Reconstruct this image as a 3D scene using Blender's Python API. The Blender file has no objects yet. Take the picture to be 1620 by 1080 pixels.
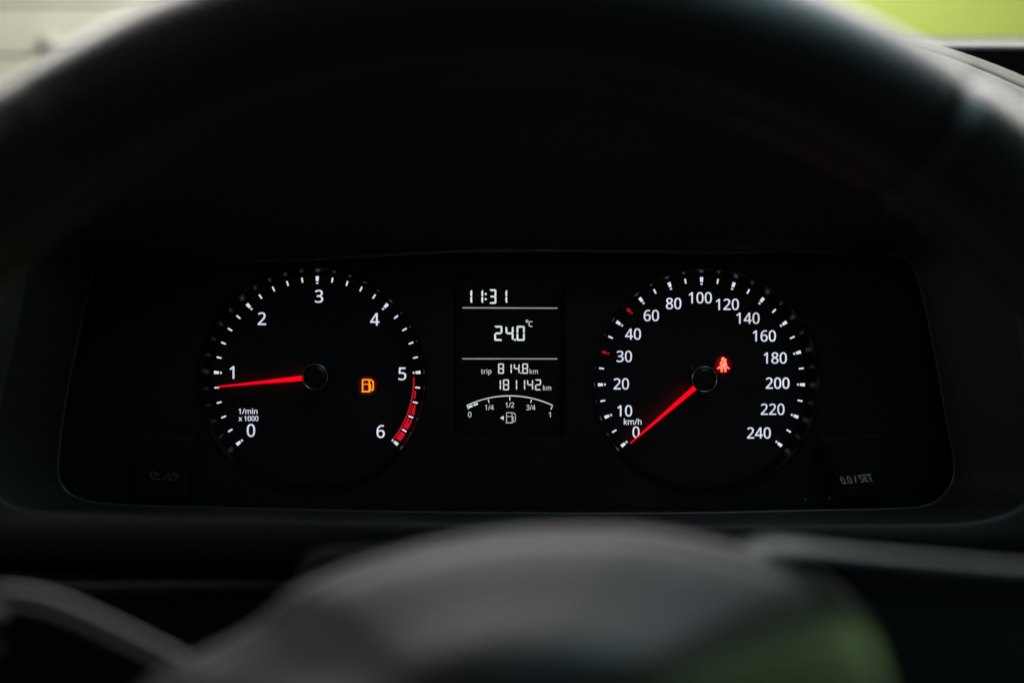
import bpy, bmesh, math, random, json
from mathutils import Vector, Matrix
from mathutils.geometry import tessellate_polygon

random.seed(7)
sc = bpy.context.scene
col = sc.collection

# ------------------------------------------------------------------ camera
# The scene is laid out in a frame whose origin lies on the dial plane; the
# frame is pitched 20 degrees (driver looks down on the dials) by TILT.
S = 0.00031          # metres per photo pixel on the dial plane
D = 0.43             # camera to dial plane
TILT = Matrix.Translation((0, 0, 1.25)) @ Matrix.Rotation(math.radians(-20), 4, 'X')

cam = bpy.data.cameras.new('camera')
cam_ob = bpy.data.objects.new('camera', cam)
col.objects.link(cam_ob)
cam.sensor_width = 36.0
cam.lens = 36.0 * D / (1620 * S)
cam.clip_start = 0.01
cam.clip_end = 50
cam.dof.use_dof = True
cam.dof.focus_distance = D + 0.001
cam.dof.aperture_fstop = 3.2
cam_ob.matrix_world = TILT @ Matrix.Translation((0, -D, 0)) @ Matrix.Rotation(math.radians(90), 4, 'X')
sc.camera = cam_ob

# ------------------------------------------------------------------ world and lamps
world = bpy.data.worlds.new('World')
sc.world = world
world.use_nodes = True
bg = world.node_tree.nodes['Background']
bg.inputs[0].default_value = (0.75, 0.9, 1.0, 1)
bg.inputs[1].default_value = 0.015

def lamp(name, loc, target, sx, sy, power, color, spread=180):
    l = bpy.data.lights.new(name, 'AREA')
    l.shape = 'RECTANGLE'; l.size = sx; l.size_y = sy
    l.energy = power; l.color = color; l.spread = math.radians(spread)
    o = bpy.data.objects.new(name, l)
    col.objects.link(o)
    d = Vector(target) - Vector(loc)
    o.matrix_world = TILT @ Matrix.Translation(loc) @ d.to_track_quat('-Z', 'Y').to_matrix().to_4x4()
    return o

lamp('windscreen_daylight', (0.08, 0.28, 0.80), (0, -0.18, 0.0), 2.4, 0.8, 37.0, (1.0, 0.95, 0.92))
lamp('left_window_daylight', (-0.95, -0.25, 0.25), (0, -0.25, -0.1), 0.5, 0.4, 1.7, (1.0, 0.88, 0.82))
lamp('hub_green_fill', (0.46, -0.21, -0.08), (0.06, -0.27, -0.13), 0.22, 0.10, 0.15, (0.62, 1.0, 0.42), 45)  # added green lamp close beside the hub, narrow beam to tint it
lamp('hub_teal_fill', (0.45, -0.50, 0.90), (0.05, -0.24, -0.1), 0.9, 0.5, 3.0, (0.48, 0.88, 1.0))  # added teal fill from overhead to brighten the hub face
lamp('outdoor_daylight', (0.0, 1.1, 1.9), (0, 2.4, 0.45), 2.5, 1.0, 72.0, (1.0, 1.0, 0.93))

sc.view_settings.view_transform = 'Standard'
sc.view_settings.look = 'None'
sc.view_settings.exposure = 0.0
sc.view_settings.gamma = 1.0
sc.view_settings.use_curve_mapping = False
sc.cycles.use_denoising = True
sc.cycles.max_bounces = 6
sc.cycles.sample_clamp_indirect = 4.0

# ------------------------------------------------------------------ helpers
def P(px, py, y=0.0):
    """point at depth y (behind the dial plane is +) seen at photo pixel px, py"""
    k = S * (y + D) / D
    return Vector(((px - 810) * k, y, (540 - py) * k))

def mat(name, color, rough=0.5, metal=0.0, grain=0.0, gscale=900.0, spec=0.5, vary=0.0, vscale=12.0):
    m = bpy.data.materials.new(name); m.use_nodes = True
    nt = m.node_tree; b = nt.nodes['Principled BSDF']
    b.inputs['Base Color'].default_value = (*color, 1)
    b.inputs['Roughness'].default_value = rough
    b.inputs['Metallic'].default_value = metal
    b.inputs['Specular IOR Level'].default_value = spec
    tc = nt.nodes.new('ShaderNodeTexCoord')
    if grain:
        n = nt.nodes.new('ShaderNodeTexNoise'); n.inputs['Scale'].default_value = gscale; n.inputs['Detail'].default_value = 4
        bp = nt.nodes.new('ShaderNodeBump'); bp.inputs['Strength'].default_value = grain; bp.inputs['Distance'].default_value = 0.0006
        nt.links.new(tc.outputs['Object'], n.inputs['Vector'])
        nt.links.new(n.outputs['Fac'], bp.inputs['Height'])
        nt.links.new(bp.outputs['Normal'], b.inputs['Normal'])
    if vary:
        n = nt.nodes.new('ShaderNodeTexNoise'); n.inputs['Scale'].default_value = vscale; n.inputs['Detail'].default_value = 6
        r = nt.nodes.new('ShaderNodeMapRange')
        r.inputs['From Min'].default_value = 0.3; r.inputs['From Max'].default_value = 0.7
        r.inputs['To Min'].default_value = max(0.02, rough - vary); r.inputs['To Max'].default_value = min(1, rough + vary)
        nt.links.new(tc.outputs['Object'], n.inputs['Vector'])
        nt.links.new(n.outputs['Fac'], r.inputs['Value'])
        nt.links.new(r.outputs['Result'], b.inputs['Roughness'])
        c = nt.nodes.new('ShaderNodeMixRGB')
        c.inputs['Color1'].default_value = (*[x * 0.85 for x in color], 1)
        c.inputs['Color2'].default_value = (*[min(1, x * 1.15) for x in color], 1)
        nt.links.new(n.outputs['Fac'], c.inputs['Fac'])
        nt.links.new(c.outputs['Color'], b.inputs['Base Color'])
    return m

def glow(name, color, strength=1.0):
    m = bpy.data.materials.new(name); m.use_nodes = True
    nt = m.node_tree; nt.nodes.clear()
    e = nt.nodes.new('ShaderNodeEmission'); o = nt.nodes.new('ShaderNodeOutputMaterial')
    e.inputs[0].default_value = (*color, 1); e.inputs[1].default_value = strength
    nt.links.new(e.outputs[0], o.inputs[0])
    # the backlight is not perfectly even
    tc = nt.nodes.new('ShaderNodeTexCoord'); n = nt.nodes.new('ShaderNodeTexNoise'); n.inputs['Scale'].default_value = 70; n.inputs['Detail'].default_value = 2
    r = nt.nodes.new('ShaderNodeMapRange')
    r.inputs['From Min'].default_value = 0.3; r.inputs['From Max'].default_value = 0.7
    r.inputs['To Min'].default_value = strength * 0.80; r.inputs['To Max'].default_value = strength * 1.08
    nt.links.new(tc.outputs['Object'], n.inputs['Vector']); nt.links.new(n.outputs['Fac'], r.inputs['Value']); nt.links.new(r.outputs['Result'], e.inputs[1])
    return m

M = dict(
    dial=mat('dial_black', (0.010, 0.011, 0.014), 0.42, grain=0.05, gscale=2500, vary=0.08, vscale=60),
    mask=mat('panel_black_satin', (0.008, 0.008, 0.0085), 0.5, spec=0.35, grain=0.25, gscale=1800, vary=0.08, vscale=25),
    gloss=mat('gloss_black', (0.004, 0.004, 0.005), 0.30, spec=0.06),
    screen=mat('screen_black', (0.007, 0.0072, 0.008), 0.38, vary=0.05, vscale=40),
    plastic=mat('dash_plastic', (0.013, 0.0135, 0.014), 0.55, grain=0.5, gscale=1400, vary=0.1, vscale=18),
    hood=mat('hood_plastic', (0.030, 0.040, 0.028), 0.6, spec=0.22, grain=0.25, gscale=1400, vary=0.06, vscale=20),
    lip=mat('lens_lip', (0.05, 0.05, 0.05), 0.32),
    leather=mat('wheel_leather', (0.024, 0.020, 0.016), 0.40, spec=0.6, grain=0.5, gscale=700, vary=0.08, vscale=30),
    hub=mat('airbag_plastic', (0.012, 0.013, 0.014), 0.45, spec=0.32, grain=0.3, gscale=900, vary=0.05, vscale=14),
    spoke=mat('spoke_blue_sheen', (0.014, 0.019, 0.022), 0.42, spec=0.32, grain=0.3, gscale=900),  # blue highlight put into the right spoke's colour and tint
    trim=mat('satin_trim', (0.028, 0.029, 0.030), 0.45, metal=0.0, vary=0.05),
    chrome=mat('dark_chrome', (0.6, 0.6, 0.62), 0.25, metal=1.0),
    cap=mat('needle_cap', (0.006, 0.006, 0.007), 0.35),
    black=mat('shade_black', (0.002, 0.002, 0.002), 0.8, spec=0.05),  # shade of the gap and column cover put into the colour
    pad=mat('pad_plastic', (0.006, 0.006, 0.006), 0.6, spec=0.2, grain=0.3),
    spokepad=mat('spoke_plastic', (0.005, 0.0055, 0.005), 0.7, spec=0.08, grain=0.3),
    print=mat('grey_print', (0.75, 0.75, 0.70), 0.6),
    printdim=mat('dim_grey_print', (0.10, 0.10, 0.095), 0.6),  # darker grey for the left button mark and needle tail
    dust=mat('dust', (0.35, 0.34, 0.30), 0.9),
    dash=mat('dash_top', (0.008, 0.008, 0.008), 0.5, spec=0.4, grain=0.2, vary=0.05),
    cream=mat('cream_paint', (0.62, 0.61, 0.50), 0.6, vary=0.05, vscale=3),
    lime=mat('lime_paint', (0.47, 0.58, 0.115), 0.6, vary=0.05, vscale=2),
    amberplate=mat('amber_halo_plate', (0.14, 0.014, 0.0008), 0.6),
    redplate=mat('red_halo_plate', (0.15, 0.0014, 0.0014), 0.6),
    white=glow('lit_white', (0.74, 0.77, 0.90), 1.0),
    lcd=glow('lcd_white', (0.80, 0.85, 0.86), 1.0),
    lcdtext=glow('lcd_text', (0.60, 0.64, 0.65), 1.0),
    lcddim=glow('lcd_dim', (0.36, 0.38, 0.38), 1.0),
    needle=glow('lit_red_needle', (1.0, 0.0015, 0.013), 1.1),
    band=glow('lit_red_band', (0.60, 0.006, 0.016), 1.0),
    redtick=glow('lit_dim_red', (0.40, 0.004, 0.012), 1.0),
    amber=glow('lit_amber', (1.0, 0.25, 0.014), 2.2),
    belt=glow('lit_red_telltale', (1.0, 0.07, 0.04), 6.0),
)

M['hood'].node_tree.nodes['Principled BSDF'].inputs['Specular Tint'].default_value = (0.88, 1.0, 0.84, 1)  # reflected green from outside put into the hood's colour and tint

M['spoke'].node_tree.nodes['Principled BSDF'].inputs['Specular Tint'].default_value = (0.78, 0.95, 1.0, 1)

def link(name, me, material, parent):
    o = bpy.data.objects.new(name, me)
    if material and not me.materials: me.materials.append(material)
    col.objects.link(o)
    o.parent = parent
    return o

def mesh(name, verts, faces, smooth=False):
    me = bpy.data.meshes.new(name)
    me.from_pydata([tuple(v) for v in verts], [], faces)
    me.validate()
    bm = bmesh.new(); bm.from_mesh(me)
    bmesh.ops.recalc_face_normals(bm, faces=bm.faces)
    bm.to_mesh(me); bm.free()
    if smooth:
        for p in me.polygons: p.use_smooth = True
    return me

class Thing:
    """an Empty at the thing's base; parts are built in frame coordinates and stored relative to it"""
    def __init__(self, name, base, label, cat, group=None):
        self.b = Vector(base)
        o = bpy.data.objects.new(name, None); col.objects.link(o)
        o.empty_display_size = 0.05
        o.matrix_world = TILT @ Matrix.Translation(self.b)
        o['label'] = label; o['category'] = cat
        if group: o['group'] = group
        self.o = o
    def part(self, name, verts, faces, material, parent=None, smooth=False, label=None):
        me = mesh(name, [Vector(v) - self.b for v in verts], faces, smooth)
        o = link(name, me, material, parent or self.o)
        if label: o['label'] = label
        return o
    def inst(self, name, me, loc, rot_y, material, parent):
        o = link(name, me, material, parent)
        o.location = Vector(loc) - self.b
        o.rotation_euler = (0, rot_y, 0)
        return o

def prism(v2, tris, y, thick, conv=None):
    """flat 2-D triangles (photo pixels) -> closed thin slab whose front face lies at depth y"""
    conv = conv or (lambda x, z: P(x, z, y))
    # merge duplicate points so that border edges can be told
    key, idx, pts = {}, [], []
    for (x, z) in v2:
        k = (round(x, 3), round(z, 3))
        if k not in key: key[k] = len(pts); pts.append((x, z))
        idx.append(key[k])
    F = [tuple(idx[i] for i in t) for t in tris]
    F = [f for f in F if len(set(f)) == len(f)]
    n = len(pts)
    front = [conv(x, z) for x, z in pts]
    back = [v + Vector((0, thick, 0)) for v in front]
    faces = list(F) + [tuple(n + i for i in reversed(f)) for f in F]
    cnt = {}
    for f in F:
        for a, b in zip(f, f[1:] + f[:1]):
            cnt.setdefault(frozenset((a, b)), []).append((a, b))
    for e in cnt.values():
        if len(e) == 1:
            a, b = e[0]; faces.append((a, n + a, n + b, b)) if False else faces.append((b, a, n + a, n + b))
    return front + back, faces

def text2d(body, x, base, h, xs=1.0, align='C', track=0.0):
    """glyph triangles for a line of text; x in photo pixels, base = baseline"""
    V, T, cur = [], [], 0.0
    for ch in body:
        if ch == ' ': cur += 0.36; continue
        adv, vs, fs = GLYPHS[ch]
        o = len(V)
        V += [(cur + vs[i] / 1000, vs[i + 1] / 1000) for i in range(0, len(vs), 2)]
        T += [tuple(o + fs[i + j] for j in range(3)) for i in range(0, len(fs), 3)]
        cur += adv / 1000 + track
    x0 = min(v[0] for v in V); x1 = max(v[0] for v in V)
    off = {'C': (x0 + x1) / 2, 'L': x0, 'R': x1}[align]
    return [(x + (vx - off) * h * xs, base - vy * h) for vx, vy in V], T

def stroke2d(pts, w, closed=False):
    """polyline of constant width as quads (mitred)"""
    n = len(pts); L, R = [], []
    for i in range(n):
        p = Vector(pts[i])
        a = Vector(pts[i - 1]) if (i > 0 or closed) else None
        b = Vector(pts[(i + 1) % n]) if (i < n - 1 or closed) else None
        d1 = (p - a).normalized() if a else (b - p).normalized()
        d2 = (b - p).normalized() if b else d1
        n1 = Vector((-d1.y, d1.x)); n2 = Vector((-d2.y, d2.x))
        m = (n1 + n2)
        m = m.normalized() if m.length > 1e-6 else n1
        k = w / 2 / max(0.45, m.dot(n1))
        L.append(tuple(p + m * k)); R.append(tuple(p - m * k))
    V = L + R
    Q = [(i, (i + 1) % n, n + (i + 1) % n, n + i) for i in range(n if closed else n - 1)]
    return V, Q

def join2d(*items):
    V, T = [], []
    for v, t in items:
        o = len(V); V += list(v); T += [tuple(o + i for i in f) for f in t]
    return V, T

def poly2d(pts):
    n = len(pts)
    t = tessellate_polygon([[Vector((x, y, 0)) for x, y in pts]])
    return list(pts), [tuple(f) for f in t]

def arc_pts(cx, cy, r, a0, a1, n):
    return [(cx + r * math.cos(math.radians(a0 + (a1 - a0) * i / n)), cy - r * math.sin(math.radians(a0 + (a1 - a0) * i / n))) for i in range(n + 1)]

def ringband2d(cx, cy, r0, r1, a0, a1, n, r1b=None):
    r1b = r1 if r1b is None else r1b
    V, Q = [], []
    for i in range(n + 1):
        t = i / n; a = math.radians(a0 + (a1 - a0) * t); rr = r1 + (r1b - r1) * t
        V.append((cx + r0 * math.cos(a), cy - r0 * math.sin(a))); V.append((cx + rr * math.cos(a), cy - rr * math.sin(a)))
    for i in range(n): Q.append((2 * i, 2 * i + 1, 2 * i + 3, 2 * i + 2))
    return V, Q

SEG = {'0': 'abcdef', '1': 'bc', '2': 'abged', '3': 'abgcd', '4': 'fgbc', '8': 'abcdefg'}
def seg2d(ch, x0, y0, x1, y1, t):
    """seven-segment digit filling the box, strokes t thick, chamfered outer corners, small gaps"""
    g = 0.35; ym = (y0 + y1) / 2; c = t * 0.55; h = t / 2
    segs = {
        'a': [(x0 + c, y0), (x1 - c, y0), (x1 - c * .35, y0 + c * .45), (x1 - t, y0 + t), (x0 + t, y0 + t), (x0 + c * .35, y0 + c * .45)],
        'd': [(x0 + t, y1 - t), (x1 - t, y1 - t), (x1 - c * .35, y1 - c * .45), (x1 - c, y1), (x0 + c, y1), (x0 + c * .35, y1 - c * .45)],
        'g': [(x0 + h + g, ym), (x0 + t, ym - h), (x1 - t, ym - h), (x1 - h - g, ym), (x1 - t, ym + h), (x0 + t, ym + h)],
        'b': [(x1, y0 + c + g), (x1, ym - h * .6), (x1 - h, ym - g), (x1 - t, ym - h), (x1 - t, y0 + t + g), (x1 - c * .3, y0 + c * .5 + g)],
        'c': [(x1, ym + h * .6), (x1, y1 - c - g), (x1 - c * .3, y1 - c * .5 - g), (x1 - t, y1 - t - g), (x1 - t, ym + h), (x1 - h, ym + g)],
        'f': [(x0, y0 + c + g), (x0 + c * .3, y0 + c * .5 + g), (x0 + t, y0 + t + g), (x0 + t, ym - h), (x0 + h, ym - g), (x0, ym - h * .6)],
        'e': [(x0, ym + h * .6), (x0 + h, ym + g), (x0 + t, ym + h), (x0 + t, y1 - t - g), (x0 + c * .3, y1 - c * .5 - g), (x0, y1 - c - g)],
    }
    return join2d(*[poly2d(segs[k]) for k in SEG[ch]])

def disc2d(cx, cy, r, n=14):
    return [(cx + r * math.cos(i * math.tau / n), cy + r * math.sin(i * math.tau / n)) for i in range(n)], [tuple(range(n))]

def spline(pts, n, closed=True):
    """Catmull-Rom through 2-D or 3-D points, n samples evenly spread by length"""
    pts = [Vector(p) for p in pts]; N = len(pts); dense = []
    rng = N if closed else N - 1
    for i in range(rng):
        if closed: p0, p1, p2, p3 = pts[i - 1], pts[i], pts[(i + 1) % N], pts[(i + 2) % N]
        else:
            p1, p2 = pts[i], pts[i + 1]
            p0 = pts[i - 1] if i else p1 * 2 - p2
            p3 = pts[i + 2] if i + 2 < N else p2 * 2 - p1
        # centripetal-ish: limit tangents by chord so that uneven spacing does not overshoot
        d = (p2 - p1).length
        def tan(a, b, c):
            u = (c - a); return u.normalized() * d * 0.9 if u.length > 1e-9 else u
        m1, m2 = tan(p0, p1, p2), tan(p1, p2, p3)
        for k in range(24):
            t = k / 24
            dense.append(p1 * (2*t**3 - 3*t**2 + 1) + m1 * (t**3 - 2*t**2 + t) + p2 * (-2*t**3 + 3*t**2) + m2 * (t**3 - t**2))
    dense.append(pts[0].copy() if closed else pts[-1].copy())
    L = [0.0]
    for a, b in zip(dense, dense[1:]): L.append(L[-1] + (b - a).length)
    out, j = [], 0
    m = n if closed else n - 1
    for i in range(n):
        s = L[-1] * i / m
        while j < len(L) - 2 and L[j + 1] < s: j += 1
        f = (s - L[j]) / max(1e-12, L[j + 1] - L[j])
        out.append(dense[j].lerp(dense[j + 1], min(1, f)))
    return out

def loft(rings, closed=True, cap0=False, cap1=False):
    n = len(rings[0]); V = [v for r in rings for v in r]; F = []
    for k in range(len(rings) - 1):
        for i in range(n if closed else n - 1):
            j = (i + 1) % n
            F.append((k * n + i, k * n + j, (k + 1) * n + j, (k + 1) * n + i))
    if cap0: F.append(tuple(reversed(range(n))))
    if cap1: F.append(tuple((len(rings) - 1) * n + i for i in range(n)))
    return V, F

def tube(path, r, n=10, closed=False, rfun=None):
    path = [Vector(p) for p in path]; N = len(path); rings = []
    up = Vector((0, 1, 0))
    for i, p in enumerate(path):
        a = path[i - 1] if (i or closed) else path[i]
        b = path[(i + 1) % N] if (i < N - 1 or closed) else path[i]
        t = (b - a).normalized()
        s = t.cross(up)
        s = s.normalized() if s.length > 1e-6 else Vector((1, 0, 0))
        u = s.cross(t).normalized()
        rr = rfun(i / max(1, N - 1)) if rfun else r
        rings.append([p + (s * math.cos(k * math.tau / n) + u * math.sin(k * math.tau / n)) * rr for k in range(n)])
    if closed: rings.append(rings[0])
    return loft(rings, True, not closed, not closed)

def revolve(cx, cz, prof, n=96, a0=0.0, a1=360.0):
    """profile [(radius, y)] turned round the y axis through (cx, cz)"""
    rings = [[Vector((cx + r * math.cos(i * math.tau / n), y, cz + r * math.sin(i * math.tau / n))) for i in range(n)] for r, y in prof]
    return loft(rings)

def merge(*items):
    V, F = [], []
    for v, f in items:
        o = len(V); V += list(v); F += [tuple(o + i for i in q) for q in f]
    return V, F

def rbox(c, sx, sy, sz, r, seg=3):
    """rounded box as verts, faces (frame axes)"""
    bm = bmesh.new()
    bmesh.ops.create_cube(bm, size=1.0)
    bmesh.ops.scale(bm, vec=(sx, sy, sz), verts=bm.verts)
    bmesh.ops.bevel(bm, geom=list(bm.edges), offset=r, segments=seg, affect='EDGES', profile=0.5)
    bm.verts.ensure_lookup_table()
    for i, v in enumerate(bm.verts): v.index = i
    V = [v.co + Vector(c) for v in bm.verts]; F = [tuple(v.index for v in f.verts) for f in bm.faces]
    bm.free(); return V, F

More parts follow.
